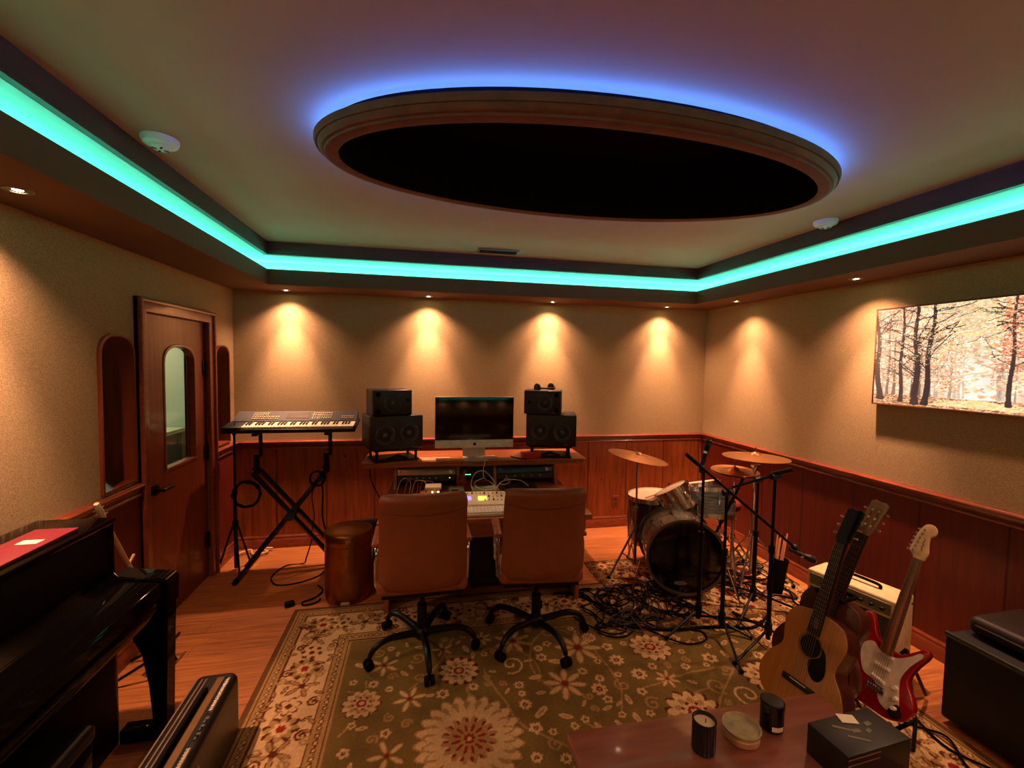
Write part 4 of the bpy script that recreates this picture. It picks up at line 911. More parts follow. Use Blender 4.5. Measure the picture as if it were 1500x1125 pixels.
b = bm_(); box(b, -0.05, 0.015, 0.25, 0.29, 0.012, 0.0135); obj('paper_label', b, M['cream'], t)

t = thing('piano_bench', 'black padded piano bench pushed under the piano keys', 'bench', (-1.22, 1.29, 0))
b = bm_(); box(b, -0.16, 0.165, -0.38, 0.38, 0.42, 0.48, bev=0.018, seg=3); obj('padded_top', b, mat('black_bench_leather', (22, 16, 13), 0.35), t)
b = bm_(); box(b, -0.15, 0.155, -0.37, 0.37, 0.33, 0.42, bev=0.004); obj('bench_frame', b, G, t)
for sx in (-0.13, 0.135):
    for sy in (-0.35, 0.35):
        b = bm_(); tube(b, [(sx, sy, 0.33), (sx, sy, 0.0)], [0.03, 0.02], 4); obj('leg', b, G, t)

# long black case standing on edge in front of the piano
t = thing('keyboard_case', 'long black hard case with metal clasps standing on edge beside the piano', 'instrument case', (-0.855, 1.50, floor_z(-0.9, 1.5) + 0.0), 0.03)
CS = mat('black_case_shell', (24, 21, 19), 0.35, bump=0.1)
b = bm_(); box(b, -0.085, 0.085, -0.62, 0.62, 0.012, 0.31, bev=0.035, seg=5); obj('case_shell', b, CS, t)
for x in (-0.066, -0.045, -0.028):
    b = bm_(); box(b, x - 0.004, x + 0.004, -0.575, 0.575, 0.305, 0.314, bev=0.003); obj('edge_rib', b, mat('brown_grey_rib', (120, 98, 78), 0.4, 0.3), t)
b = bm_(); box(b, 0.045, 0.055, -0.575, 0.575, 0.300, 0.314, bev=0.003); obj('lid_edge', b, CS, t)
b = bm_(); box(b, 0.012, 0.040, -0.575, 0.575, 0.300, 0.312, bev=0.003); obj('centre_band', b, mat('brown_case_band', (104, 72, 36), 0.5), t)
for y0, y1 in ((0.37, 0.56), (0.02, 0.20), (-0.45, -0.28)):
    b = bm_(); box(b, 0.056, 0.068, y0, y1, 0.300, 0.316, bev=0.003)
    for k in range(int((y1 - y0) / 0.012)): box(b, 0.055, 0.069, y0 + k * 0.012, y0 + k * 0.012 + 0.006, 0.312, 0.3185, bev=0.001, seg=1)
    obj('metal_clasp', b, mat('pale_metal', (196, 186, 164), 0.35, 0.6), t)
b = bm_(); tube(b, smooth_open([(-0.005, 0.50, 0.312), (-0.005, 0.46, 0.325), (-0.005, 0.2, 0.328), (-0.005, 0.12, 0.325), (-0.005, 0.08, 0.312)], 5), 0.010, 8); obj('carry_handle', b, M['rubber'], t)
b = bm_()
for k, (dy, w_) in enumerate(((0, .008), (0.02, .014), (0.042, .006), (0.058, .012), (0.078, .008), (0.094, .014))): box(b, 0.0575, 0.0575 + w_, 0.235 + dy, 0.247 + dy, 0.312, 0.3145)
obj('silver_lettering', b, M['steel'], t)
b = plate([(0, -0.045), (0.03, 0), (0, 0.045), (-0.03, 0)], [[(0, -0.032), (-0.02, 0), (0, 0.032), (0.02, 0)]], 0.002)
xform(b, T(0.086, 0.20, 0.20) @ Matrix.Rotation(PI / 2, 4, 'Z')); obj('diamond_emblem', b, M['steel'], t)

# small guitar leaning by the left wall
def strat_head(bm, ox=0): pass
t = thing('leaning_guitar', 'small pale-necked guitar leaning on the left wall behind the piano end', 'guitar', (-1.33, 2.63, 0.30), 0, rot=(-0.0, 0.0, 0.0))
# the neck runs from the visible heel up to the headstock by the rail
hp = Vector((-1.50, 2.41, 1.0)) - Vector((-1.33, 2.63, 0.30)); base = Vector((0.0, 0.0, 0.12))
nb = Vector((-1.50, 2.63, 0.60)) - Vector((-1.33, 2.63, 0.30))
def along_neck(u): return nb + (hp - nb) * u
NK = mat('pale_maple_neck', (206, 160, 108), 0.4)
b = bm_(); tube(b, [tuple(along_neck(-0.1)), tuple(along_neck(0.0)), tuple(along_neck(0.75))], [0.014, 0.012, 0.010], 8); obj('neck', b, NK, t)
ax = (hp - nb).normalized(); side = ax.cross(Vector((1, 0, 0))).normalized()
b = bm_(); c0, c1 = along_neck(0.76), along_neck(1.0); tube(b, [tuple(c0), tuple((c0 + c1) / 2), tuple(c1)], [0.012, 0.015, 0.011], 6); obj('headstock', b, mat('cream_headstock', (226, 196, 150), 0.4), t)
for k in range(4):
    for s in (-1, 1):
        p_ = along_neck(0.80 + 0.05 * k); b = bm_(); tube(b, [tuple(p_), tuple(p_ + side * s * 0.028)], 0.002, 6); ball(b, tuple(p_ + side * s * 0.03), 0.004); obj('tuning_peg', b, M['chrome'], t)
bd = smooth_closed([(0, -0.02), (0.12, -0.01), (0.16, 0.08), (0.12, 0.17), (0.10, 0.23), (0.125, 0.30), (0.08, 0.36), (0.0, 0.35), (-0.08, 0.36), (-0.125, 0.30), (-0.10, 0.23), (-0.12, 0.17), (-0.16, 0.08), (-0.12, -0.01)], 6)
b = plate(bd, (), 0.045, 0.008); xform(b, Matrix.Translation((-0.125, 0.17, -0.185)) @ Matrix.Rotation(PI / 2, 4, 'Z') @ Matrix.Rotation(-0.42, 4, 'Y') @ Matrix.Diagonal((0.72, 1, 0.92, 1))); obj('guitar_body', b, mat('dark_brown_body', (70, 30, 16), 0.2, coat=0.5), t)
b = bm_(); tube(b, [tuple(nb + side * 0.06 + ax * 0.015), tuple(nb - side * 0.05 + ax * 0.0)], 0.007, 8); obj('bridge_bar', b, NK, t)
t = thing('guitar_stand', 'low dark folding guitar stand on the floor behind the piano leg', 'guitar stand', (-1.44, 2.64, 0)); t.scale = (0.85, 0.9, 0.9)
for nm, p0, p1 in (('stand_leg', (-.15, -.12, .012), (.12, -.10, .16)), ('stand_leg', (-.15, .12, .012), (.13, .10, .16)), ('cross_bar', (.12, -.12, .16), (.13, .12, .16)), ('stand_leg', (.13, -.10, .012), (.0, -.09, .26)), ('stand_leg', (.13, .08, .012), (.0, .09, .26)), ('cross_bar', (.0, -.1, .26), (.0, .1, .26))):
    b = bm_(); tube(b, [p0, p1], 0.009, 8); obj(nm, b, M['black'], t)

# ================================================================= microphone stands
def mic_mesh(t, p, d, name='microphone', band=True):
    d = Vector(d).normalized(); p = Vector(p)
    b = bm_(); tube(b, [tuple(p), tuple(p + d * 0.05), tuple(p + d * 0.115), tuple(p + d * 0.12), tuple(p + d * 0.155), tuple(p + d * 0.165)], [0.010, 0.013, 0.017, 0.021, 0.021, 0.012], 14); m = obj(name, b, M['blackplastic'], t)
    if band: b = bm_(); tube(b, [tuple(p + d * 0.07), tuple(p + d * 0.085)], 0.0165, 14); obj('silver_band', b, M['chrome'], m)
    return m
def tripod(t, h0, ang, rad, top, r=0.0115, m=None, bot=0.0):
    m = m or M['black']
    for k, a in enumerate(ang):
        a = math.radians(a); e = (rad * math.cos(a), rad * math.sin(a), 0.012)
        b = bm_(); tube(b, [(0.02 * math.cos(a), 0.02 * math.sin(a), h0), e], 0.008, 8); l = obj('leg', b, m, t)
        b = bm_(); tube(b, [e, (e[0] * 1.04, e[1] * 1.04, 0.010)], 0.012, 10); obj('rubber_foot', b, M['rubber'], l)
    b = bm_(); tube(b, [(0, 0, h0 * 0.45 if bot == 0 else bot), (0, 0, h0 + 0.03), (0, 0, top * 0.58)], 0.0135, 12); tube(b, [(0, 0, h0 - 0.025), (0, 0, h0 + 0.04)], 0.022, 12); obj('lower_pole', b, m, t)
    b = bm_(); tube(b, [(0, 0, top * 0.56), (0, 0, top)], 0.009, 12); tube(b, [(0, 0, top * 0.56), (0, 0, top * 0.60)], 0.019, 12); obj('upper_pole', b, m, t)
def knob_clutch(t, z):
    b = bm_(); cyl(b, (-0.025, 0, z), (0.03, 0, z), 0.018, n=14); ball(b, (0, 0, z), 0.022); obj('boom_clutch', b, M['blackplastic'], t)
def at(x, y): return (x, y, floor_z(x, y))
# A: straight stand with upward microphone beside the bass drum
t = thing('microphone_stand', 'straight black stand with upright microphone in front of the bass drum', 'microphone stand', at(1.772, 2.50))
tripod(t, 0.10, (200, 320, 80), 0.30, 1.03); mic_mesh(t, (-0.005, 0.01, 1.055), (0.32, 0.05, 0.95))
b = bm_(); ball(b, (-0.01, 0, 1.03), 0.022); tube(b, [(-0.02, 0, 1.0), (-0.008, 0.005, 1.06), (0.01, 0.01, 1.09)], 0.013, 8); obj('mic_clip', b, M['blackplastic'], t)
# B: boom stand crossing in front of the drums
t = thing('boom_stand', 'black boom stand whose long arm slants down to a microphone by the guitars', 'microphone stand', at(1.848, 2.373))
tripod(t, 0.11, (250, 10, 130), 0.34, 0.925)
b = bm_(); pa, pb = Vector((-0.29, 0.0, 1.155)), Vector((0.34, -0.17, 0.61)); tube(b, [tuple(pa), tuple(pb)], 0.008, 8); tube(b, [tuple(pa), tuple(pa + (pb - pa) * 0.12)], 0.013, 10); obj('boom_arm', b, M['black'], t)
knob_clutch(t, 0.905); mic_mesh(t, tuple(pb + Vector((-0.035, 0.0, -0.01))), (0.85, -0.25, -0.36))
b = bm_(); ball(b, tuple(pb), 0.02); obj('mic_clip', b, M['blackplastic'], t)
# C: stand without boom near the cymbals
t = thing('microphone_stand', 'black stand with bare top right of the bass drum, under the cymbals', 'microphone stand', at(2.264, 2.60))
tripod(t, 0.11, (215, 335, 95), 0.34, 0.91); knob_clutch(t, 0.90)
# D: T boom
t = thing('boom_stand', 'black boom stand with short level arm, nearest stand to the acoustic guitar', 'microphone stand', at(2.057, 2.23))
tripod(t, 0.10, (200, 320, 85), 0.33, 1.03); knob_clutch(t, 1.035)
b = bm_(); tube(b, [(0.07, -0.05, 1.085), (-0.21, 0.10, 0.95)], 0.008, 8); tube(b, [(0.07, -0.05, 1.085), (-0.02, 0.01, 1.045)], 0.0135, 10); obj('boom_arm', b, M['black'], t)
# E: at the keyboard
t = thing('microphone_stand', 'straight black microphone stand in the corner left of the stage keyboard', 'microphone stand', (-1.445, 3.84, 0))
tripod(t, 0.36, (300, 60, 180), 0.13, 1.095, bot=0.02)
b = bm_(); cyl(b, (0, 0, 1.09), (0, 0, 1.11), 0.014, n=12); obj('thread_cap', b, M['black'], t)
def coil(name, label, c, r0, turns, m, rr=0.006, flat='XZ', group=None, jit=0.01, seed=0, parent=None):
    rn = random.Random(seed); pts = []
    for k in range(int(turns * 18)):
        a = k / 18 * 2 * PI; r = r0 * (1 + rn.uniform(-.06, .06)); u, v = r * math.cos(a), r * math.sin(a) * 1.05; w_ = rn.uniform(-jit, jit)
        pts.append((c[0] + u, c[1] + w_, c[2] + v) if flat == 'XZ' else (c[0] + u, c[1] + v, c[2] + abs(w_)))
    b = bm_(); tube(b, smooth_open(pts, 3), rr, 6); return tag(obj(name, b, m, sharp=180), label, 'cable', group)
coil('coiled_cable', 'black cable coil hanging on the stand left of the stage keyboard', (-1.335, 3.77, 0.63), 0.095, 3.2, M['rubber'], 0.009, seed=1, jit=.015)
coil('coiled_cable', 'black cable coil draped over the right arm of the X stand', (-0.815, 3.76, 0.74), 0.055, 3.2, M['rubber'], 0.006, seed=2, jit=.02)
cable('hanging_cable', 'black cable ends hanging straight down from the right arm of the X stand', [(-0.79, 3.74, 0.80), (-0.775, 3.73, 0.72), (-0.77, 3.74, 0.6), (-0.775, 3.745, 0.45), (-0.76, 3.76, 0.34), (-0.72, 3.78, 0.24)], 0.007, M['rubber'])
cable('hanging_cable', 'thin dark cable hanging below the coil on the X stand', [(-0.83, 3.73, 0.70), (-0.85, 3.73, 0.6), (-0.835, 3.74, 0.45), (-0.86, 3.76, 0.3)], 0.004, M['rubber'])
cable('floor_cable', 'thin black cable looping on the wood floor under the X stand', [(-0.86, 3.80, 0.25), (-0.90, 3.76, 0.1), (-0.95, 3.86, 0.008), (-1.08, 3.84, 0.006), (-1.13, 3.66, 0.006), (-1.05, 3.52, 0.006), (-0.90, 3.53, 0.006), (-0.78, 3.62, 0.006), (-0.74, 3.75, 0.008)], 0.005, M['rubber'])
t = thing('power_adapter', 'small black plug adapter lying on the floor at the back left rug corner', 'power adapter', (-0.88, 3.21, 0.0), 0.4)
b = bm_(); box(b, -0.03, 0.03, -0.022, 0.022, 0, 0.03, bev=0.006); obj('adapter_body', b, M['rubber'], t)
cable('floor_cable', 'black cable curling on the floor between the plug adapter and the bin', [(-0.75, 3.46, 0.007), (-0.70, 3.38, 0.006), (-0.73, 3.28, 0.008), (-0.80, 3.23, 0.008), (-0.78, 3.19, 0.007), (-0.71, 3.21, 0.008), (-0.69, 3.26, 0.007)], 0.006, M['rubber'])
cable('floor_cable', 'pale twisted cable on the floor against the back left corner baseboard', [(-1.53, 4.10, 0.02), (-1.45, 4.16, 0.03), (-1.40, 4.08, 0.02), (-1.3, 4.12, 0.02), (-1.38, 4.18, 0.03), (-1.28, 4.19, 0.02)], 0.009, mat('pale_floor_cable', (200, 160, 110), 0.5))

# ================================================================= drum kit
CHR, BRN = M['chrome'], mat('dark_drum_shell', (38, 30, 34), 0.3, coat=0.4)
BLU = wood('grey_blue_pearl_shell', (70, 84, 92), (150, 160, 160), 0.22, (1.5, 1.5, 14), 6, coat=0.6)
OYS = wood('olive_pearl_shell', (84, 74, 58), (150, 138, 112), 0.25, (3, 3, 9), 6, coat=0.6)
SKIN = mat('coated_drum_head', (236, 214, 176), 0.55, var=0.03)
def drum(name, label, loc, rot, r, depth, shell, head, lugs=8, group=None, hoop=CHR, front=None, hw=0.012):
    """axis along local z; top head at z = depth"""
    t = thing(name, label, 'drum', loc, rot=rot, group=group)
    b = bm_(); lathe(b, [(r - 0.006, 0.0), (r, 0.0), (r, depth), (r - 0.006, depth)], 56, cap=False); obj('shell', b, shell, t)
    b = bm_(); lathe(b, [(0, depth + 0.002), (r * 0.5, depth + 0.003), (r - 0.006, depth + 0.003), (r + 0.002, depth - 0.002)], 56, cap=False); obj('drum_head', b, head, t)
    b = bm_(); lathe(b, [(0, -0.002), (r * 0.5, -0.003), (r - 0.006, -0.003), (r + 0.002, 0.002)], 56, cap=False); obj('bottom_head', b, front or head, t)
    for z0, z1 in ((depth - 0.022, depth + 0.012), (-0.012, 0.022)):
        b = bm_(); lathe(b, [(r + 0.003, z0), (r + 0.003 + hw * 0.5, z0), (r + 0.003 + hw * 0.5, z1), (r + 0.001, z1), (r + 0.001, z0)], 56, cap=False); obj('hoop', b, hoop, t)
    for k in range(lugs):
        a = 2 * PI * k / lugs + 0.2; c, s = math.cos(a), math.sin(a); b = bm_()
        box(b, -0.008, 0.012, -0.009, 0.009, depth * 0.5 - 0.03, depth * 0.5 + 0.03, T(c * (r + 0.006), s * (r + 0.006), 0, rz=a), 0.004)
        cyl(b, (c * (r + 0.012), s * (r + 0.012), 0.0), (c * (r + 0.012), s * (r + 0.012), depth), 0.003, n=6)
        for z in (depth + 0.003, -0.003): cyl(b, (c * (r + 0.012), s * (r + 0.012), z - 0.006), (c * (r + 0.012), s * (r + 0.012), z + 0.006), 0.007, n=8)
        obj('lug', b, CHR, t)
    return t
# bass drum: front head faces the camera side
BR_ = 0.272; bx, by = 1.86, 2.79; bd_ = Vector((-0.32, -0.947, 0))         # front direction
rotq = Vector((0, 0, 1)).rotation_difference(bd_)
HEADB = mat('black_bass_head', (4, 4, 4), 0.14)
fz = floor_z(bx, by)
back = Vector((bx, by, BR_ + 0.03 + fz)) - bd_ * 0.36
bdr = drum('bass_drum', 'large bass drum with black front head and chrome hoop at the kit front', tuple(back), rotq.to_euler(), BR_ - 0.012, 0.36, OYS, HEADB, 10, hoop=mat('pearl_hoop', (96, 84, 66), 0.3, 0.3, coat=0.5), front=SKIN, hw=0.03)
inv = rotq.inverted()
def bl(v): v = Vector(v) - back; return tuple(inv @ v)
for s in (-1, 1):
    pv = Vector((-bd_.y, bd_.x, 0)) * s
    b = bm_(); c = Vector((bx, by, BR_ + 0.03 + fz)) - bd_ * 0.1; tube(b, [bl(c + pv * (BR_ - 0.01) + Vector((0, 0, -0.05))), bl(c + pv * (BR_ + 0.03) + Vector((0, 0, -0.06)) + bd_ * 0.03), bl(Vector((c.x, c.y, fz + 0.008)) + pv * (BR_ + 0.10) + bd_ * 0.12)], 0.007, 8); obj('spur', b, CHR, bdr)
for k in range(8):
    a = k * PI / 4 + 0.3; b = bm_(); rr = BR_ + 0.005; z = 0.352
    box(b, -0.006, 0.022, -0.012, 0.012, z - 0.004, z + 0.018, T(rr * math.cos(a) - 0.004 * math.cos(a), rr * math.sin(a) - 0.004 * math.sin(a), 0, rz=a), 0.003); cyl(b, (rr * math.cos(a) + 0.008 * math.cos(a), rr * math.sin(a) + 0.008 * math.sin(a), z - 0.07), (rr * math.cos(a) + 0.008 * math.cos(a), rr * math.sin(a) + 0.008 * math.sin(a), z + 0.03), 0.004, n=8); obj('claw_hook', b, CHR, bdr)
b = plate([(0.045 * math.cos(a), 0.016 * math.sin(a)) for a in np.linspace(0, 2 * PI, 28, endpoint=False)], (), 0.0012)
c = Vector((bx - 0.03, by + 0.01, 0.115 + fz)) + bd_ * 0.0045
xform(b, Matrix.Translation((0, 0, 0))); me_m = (inv.to_matrix().to_4x4() @ Matrix.Translation(c - back) @ Matrix.Rotation(math.atan2(bd_.x, -bd_.y), 4, 'Z')); xform(b, me_m); obj('oval_logo', b, M['grey'], bdr)
# floor tom
ft = drum('floor_tom', 'dark floor tom with cream head and drumsticks on top', (1.93, 3.36, 0.23), (-0.03, -0.05, 0), 0.198, 0.37, BRN, SKIN, 8)
for a in (0.5, 2.6, 4.7):
    b = bm_(); c, s = math.cos(a), math.sin(a); tube(b, [(c * 0.205, s * 0.205, 0.24), (c * 0.205, s * 0.205, -0.17), (c * 0.215, s * 0.215, -0.215 + floor_z(1.93, 3.36))], 0.007, 8); l = obj('leg', b, CHR, ft)
    b = bm_(); box(b, -0.012, 0.02, -0.015, 0.015, 0.10, 0.15, T(c * 0.19, s * 0.19, 0, rz=a), 0.004); obj('leg_bracket', b, CHR, l)
stk = mat('drumstick_wood', (206, 140, 96), 0.5)
for k, (x, y, a) in enumerate(((1.95, 3.30, 0.55), (1.97, 3.34, 0.42))):
    b = bm_(); tube(b, [(-0.20, 0, 0), (-0.195, 0, 0), (-0.17, 0, 0), (0.12, 0, 0), (0.205, 0, 0)], [0.003, 0.005, 0.0045, 0.0075, 0.0075], 10)
    o = obj('drumstick', b, stk, loc=(x, y, 0.622), rot=(0.0, -0.035, a)); tag(o, ('drumstick lying across the floor tom head, nearer the front rim', 'drumstick lying across the floor tom head, behind the other stick')[k], 'drumstick', 'drumsticks on the floor tom')
# rack toms on the bass drum
rt = drum('rack_tom', 'grey-blue pearl rack tom mounted above the bass drum', (2.27, 3.06, 0.50), (-0.28, 0.10, 0), 0.15, 0.21, BLU, SKIN, 6, 'pearl rack toms')
b = bm_(); tube(b, [(-0.13, 0.0, 0.10), (-0.19, 0.03, 0.06), (-0.20, 0.06, -0.06)], 0.014, 10); box(b, -0.16, -0.12, -0.03, 0.03, 0.07, 0.13, bev=0.006); obj('mount_bracket', b, CHR, rt)
rt2 = drum('rack_tom', 'grey-blue pearl rack tom nearer the right wall, lower than the other', (2.42, 3.36, 0.48), (-0.3, -0.1, 0), 0.15, 0.20, BLU, SKIN, 6, 'pearl rack toms')
b = bm_(); tube(b, [(-0.13, 0.0, 0.08), (-0.19, 0.0, 0.02), (-0.22, 0.0, -0.1)], 0.012, 10); obj('mount_bracket', b, CHR, rt2)
# snare on its stand
sn = drum('snare_drum', 'chrome snare drum partly hidden behind the bass drum and toms', (2.03, 3.13, 0.575), (-0.35, -0.45, 0), 0.13, 0.15, CHR, SKIN, 8)
def stand_parts(t, r, h0, ang, top, m, rad):
    for a in ang:
        a = math.radians(a); c, s = math.cos(a), math.sin(a)
        b = bm_(); tube(b, [(c * 0.015, s * 0.015, h0), (c * rad, s * rad, 0.014)], 0.008, 8); l = obj('leg', b, m, t)
        b = bm_(); tube(b, [(c * rad * 0.5, s * rad * 0.5, h0 * 0.52), (c * 0.012, s * 0.012, h0 * 0.28)], 0.005, 6); obj('leg_strut', b, m, l)
        b = bm_(); ball(b, (c * rad, s * rad, 0.015), 0.015); obj('rubber_foot', b, M['rubber'], l)
    b = bm_(); tube(b, [(0, 0, h0 * 0.2), (0, 0, top * 0.55)], 0.013, 12); cyl(b, (0, 0, top * 0.53), (0, 0, top * 0.57), 0.02, n=14); cyl(b, (0, 0, h0 - 0.02), (0, 0, h0 + 0.02), 0.022, n=14); obj('lower_pole', b, m, t)
    b = bm_(); tube(b, [(0, 0, top * 0.5), (0, 0, top)], r, 10); obj('upper_pole', b, m, t)
t = thing('snare_stand', 'chrome stand holding the snare drum behind the bass drum', 'drum stand', at(2.05, 3.16)); stand_parts(t, 0.009, 0.25, (30, 150, 270), 0.50, CHR, 0.22)
for a in (0, 120, 240):
    b = bm_(); a = math.radians(a); tube(b, [(0, 0, 0.47), (0.15 * math.cos(a), 0.15 * math.sin(a), 0.485)], 0.006, 8); obj('basket_arm', b, CHR, t)
# cymbals
BRZ = mat('bronze_cymbal', (196, 140, 88), 0.3, 0.85, var=0.12, scale=60)
def cymbal(label, loc, rot, r, group='bronze cymbals'):
    b = bm_(); lathe(b, [(0.006, 0.026), (0.02, 0.024), (0.035, 0.012), (0.042, 0.006), (r * 0.7, -0.006), (r, -0.016), (r - 0.001, -0.0175), (r * 0.7, -0.0075), (0.042, 0.0045), (0.034, 0.010), (0.019, 0.022), (0.006, 0.024)], 56, cap=False)
    o = obj('cymbal', b, BRZ, loc=loc, rot=rot); return tag(o, label, 'cymbal', group)
t = thing('cymbal_stand', 'chrome cymbal stand left of the drum kit, beside the floor tom', 'cymbal stand', at(1.70, 3.24)); stand_parts(t, 0.008, 0.36, (195, 315, 75), 0.955, M['steel'], 0.26)
b = bm_(); cyl(b, (-0.02, 0, 0.93), (0.02, 0, 0.93), 0.016); cyl(b, (0, 0, 0.95), (0.006, 0, 1.02), 0.004); obj('tilter', b, M['chrome'], t)
cymbal('crash cymbal tilted down to the right, left of the kit', (1.703, 3.24, 0.972), (0.05, 0.17, 0), 0.235)
t = thing('cymbal_stand', 'chrome boom cymbal stand at the right of the kit near the wall', 'cymbal stand', at(2.52, 2.93)); stand_parts(t, 0.008, 0.40, (215, 335, 95), 0.99, CHR, 0.30)
b = bm_(); cyl(b, (-0.025, 0, 0.93), (0.03, 0, 0.93), 0.02); cyl(b, (-0.01, 0, 0.88), (0.03, 0.0, 0.96), 0.016); cyl(b, (0, 0, 0.97), (0, 0, 1.065), 0.004); obj('tilter', b, CHR, t)
cymbal('ride cymbal on the highest stand, close to the right wall', (2.52, 2.93, 1.015), (-0.02, 0.02, 0), 0.235)
t = thing('hi_hat_stand', 'chrome hi-hat stand with leaning pull tube behind the black stands', 'hi-hat stand', at(2.43, 3.04)); stand_parts(t, 0.006, 0.32, (240, 0, 120), 0.93, CHR, 0.25)
cymbal('top hi-hat cymbal below the ride cymbal', (2.43, 3.04, 0.875), (0.03, 0.0, 0), 0.175, 'hi-hat cymbals'); o = cymbal('bottom hi-hat cymbal, turned up under the top one', (2.43, 3.04, 0.855), (PI + 0.03, 0, 0), 0.175, 'hi-hat cymbals')
b = bm_(); tube(b, [(2.10, 2.98, 0.14), (2.40, 2.90, 0.86)], 0.011, 10); 
t = thing('tom_arm_tube', 'black slanting hardware tube rising from the bass drum to the cymbals', 'drum hardware', (2.10, 2.98, 0.0))
xform(b, Matrix.Translation((-2.10, -2.98, 0))); obj('tube', b, M['black'], t)
b = bm_(); box(b, -0.02, 0.02, -0.02, 0.02, 0.12, 0.16, bev=0.004); obj('clamp', b, CHR, t)
b = bm_(); tube(b, [(0, 0, 0.14), (-0.05, 0.1, 0.03)], 0.009, 8); obj('foot', b, M['black'], t)
# drum throne
t = thing('drum_throne', 'round padded drum stool behind the kit by the back corner', 'stool', at(2.62, 3.45)); stand_parts(t, 0.012, 0.22, (60, 180, 300), 0.42, CHR, 0.22)
b = bm_(); lathe(b, [(0, 0.42), (0.15, 0.42), (0.17, 0.435), (0.17, 0.475), (0.155, 0.49), (0, 0.495)], 36, cap=False); obj('padded_seat', b, mat('red_brown_vinyl', (96, 36, 24), 0.4), t)
# pedal and floor hardware
t = thing('hi_hat_pedal', 'chrome drum pedal on the rug behind the bass drum', 'drum pedal', at(2.30, 3.28), 0.3)
b = bm_(); box(b, -0.045, 0.045, -0.14, 0.14, 0.0, 0.01, bev=0.003); obj('base_plate', b, CHR, t)
b = bm_(); box(b, -0.035, 0.035, -0.13, 0.12, 0.0, 0.008, T(0, 0, 0.05, rx=0.3), bev=0.003); obj('footboard', b, M['steel'], t)
# stick bag / white stick object
t = thing('drumstick_bag', 'open stick bag with pale drumsticks leaning near the right wall', 'stick bag', at(2.60, 2.78))
b = bm_(); lathe(b, [(0.0, 0.0), (0.05, 0.0), (0.055, 0.02), (0.06, 0.26), (0.055, 0.26), (0.05, 0.03)], 20, T(0, 0, 0, ry=0.15), cap=False); obj('bag', b, M['rubber'], t)
for k in range(6):
    b = bm_(); a = k * 1.1; tube(b, [(0.02 * math.cos(a), 0.02 * math.sin(a), 0.03), (0.03 * math.cos(a) + 0.05, 0.03 * math.sin(a), 0.40 + 0.02 * (k % 3)), (0.031 * math.cos(a) + 0.052, 0.03 * math.sin(a), 0.41 + 0.02 * (k % 3))], [0.007, 0.005, 0.002], 8); obj('stick', b, stk, t)
# scattered cables
rn = random.Random(77); DKC = [M['rubber'], mat('dark_red_cable', (60, 16, 12), 0.5), mat('brown_black_cable', (30, 18, 14), 0.5)]
def wander(x, y, n, box_, seed, step=0.07):
    r = random.Random(seed); a = r.random() * 6.28; pts = []; cv = r.uniform(-.6, .6)
    for k in range(n):
        pts.append((x, y, floor_z(x, y) + 0.008 + 0.009 * r.random()))
        if r.random() < .25: cv = r.uniform(-1.1, 1.1)
        a += cv; nx_, ny_ = x + step * math.cos(a), y + step * math.sin(a)
        if not (box_[0] < nx_ < box_[1] and box_[2] < ny_ < box_[3]): a += PI * 0.6; nx_, ny_ = min(max(x + step * math.cos(a), box_[0]), box_[1]), min(max(y + step * math.sin(a), box_[2]), box_[3])
        x, y = nx_, ny_
    return pts
for k in range(13):
    bxs = (1.08, 1.85, 2.55, 3.05) if k < 12 else (1.2, 2.2, 2.45, 2.75)
    pts = wander(rn.uniform(bxs[0], bxs[1]), rn.uniform(bxs[2], bxs[3]), rn.randint(22, 36), bxs, 100 + k)
    cable('tangled_cable', 'dark cable in the tangle on the rug between the right chair and the bass drum', pts, rn.choice((.004, .005, .0055)), rn.choice(DKC), group='tangled cables in front of the drum kit', n=4)
for k in range(8):
    bxs = (2.25, 2.85, 2.65, 3.3); pts = wander(rn.uniform(bxs[0], bxs[1]), rn.uniform(bxs[2], bxs[3]), 20, bxs, 300 + k)
    cable('tangled_cable', 'dark cable in the tangle on the floor between the cymbal stands and the right wall', pts, .005, rn.choice(DKC), group='tangled cables beside the right wall', n=4)
def fc(label, pts, r=0.005, m=None): return cable('floor_cable', label, [(x, y, floor_z(x, y) + 0.007 + (0.004 if k % 2 else 0)) for k, (x, y) in enumerate(pts)], r, m or M['rubber'])
fc('black cable making a wide loop on the olive rug field left of the boom stands', [(1.35, 2.75), (1.42, 2.6), (1.5, 2.5), (1.62, 2.47), (1.74, 2.42), (1.72, 2.34), (1.6, 2.32), (1.5, 2.38), (1.42, 2.5), (1.30, 2.62)])
fc('thick black cable running along the rug to the feet of the boom stands', [(1.15, 2.60), (1.3, 2.55), (1.45, 2.5), (1.6, 2.46), (1.75, 2.46), (1.9, 2.44), (2.1, 2.4), (2.3, 2.5)], 0.009)
fc('black cable in a small double loop on the rug beside the right chair caster', [(1.0, 2.72), (1.06, 2.6), (1.16, 2.5), (1.26, 2.5), (1.28, 2.56), (1.18, 2.6), (1.10, 2.54), (1.14, 2.47), (1.24, 2.46), (1.34, 2.52), (1.38, 2.6), (1.3, 2.64), (1.2, 2.62)])
fc('black cable bundle coming out from under the right chair seat', [(0.95, 3.02), (1.05, 3.0), (1.15, 2.93), (1.22, 2.82), (1.26, 2.7), (1.32, 2.62)], 0.009)
fc('dark cable running from the stick bag toward the amplifier', [(2.6, 2.9), (2.7, 2.75), (2.62, 2.6), (2.7, 2.45), (2.6, 2.35), (2.45, 2.35)], 0.005)
fc('black cable on the rug between the guitars and the road case', [(2.3, 1.9), (2.36, 1.75), (2.28, 1.6), (2.36, 1.5), (2.27, 1.35), (2.38, 1.3), (2.3, 1.45), (2.33, 1.6)], 0.005)

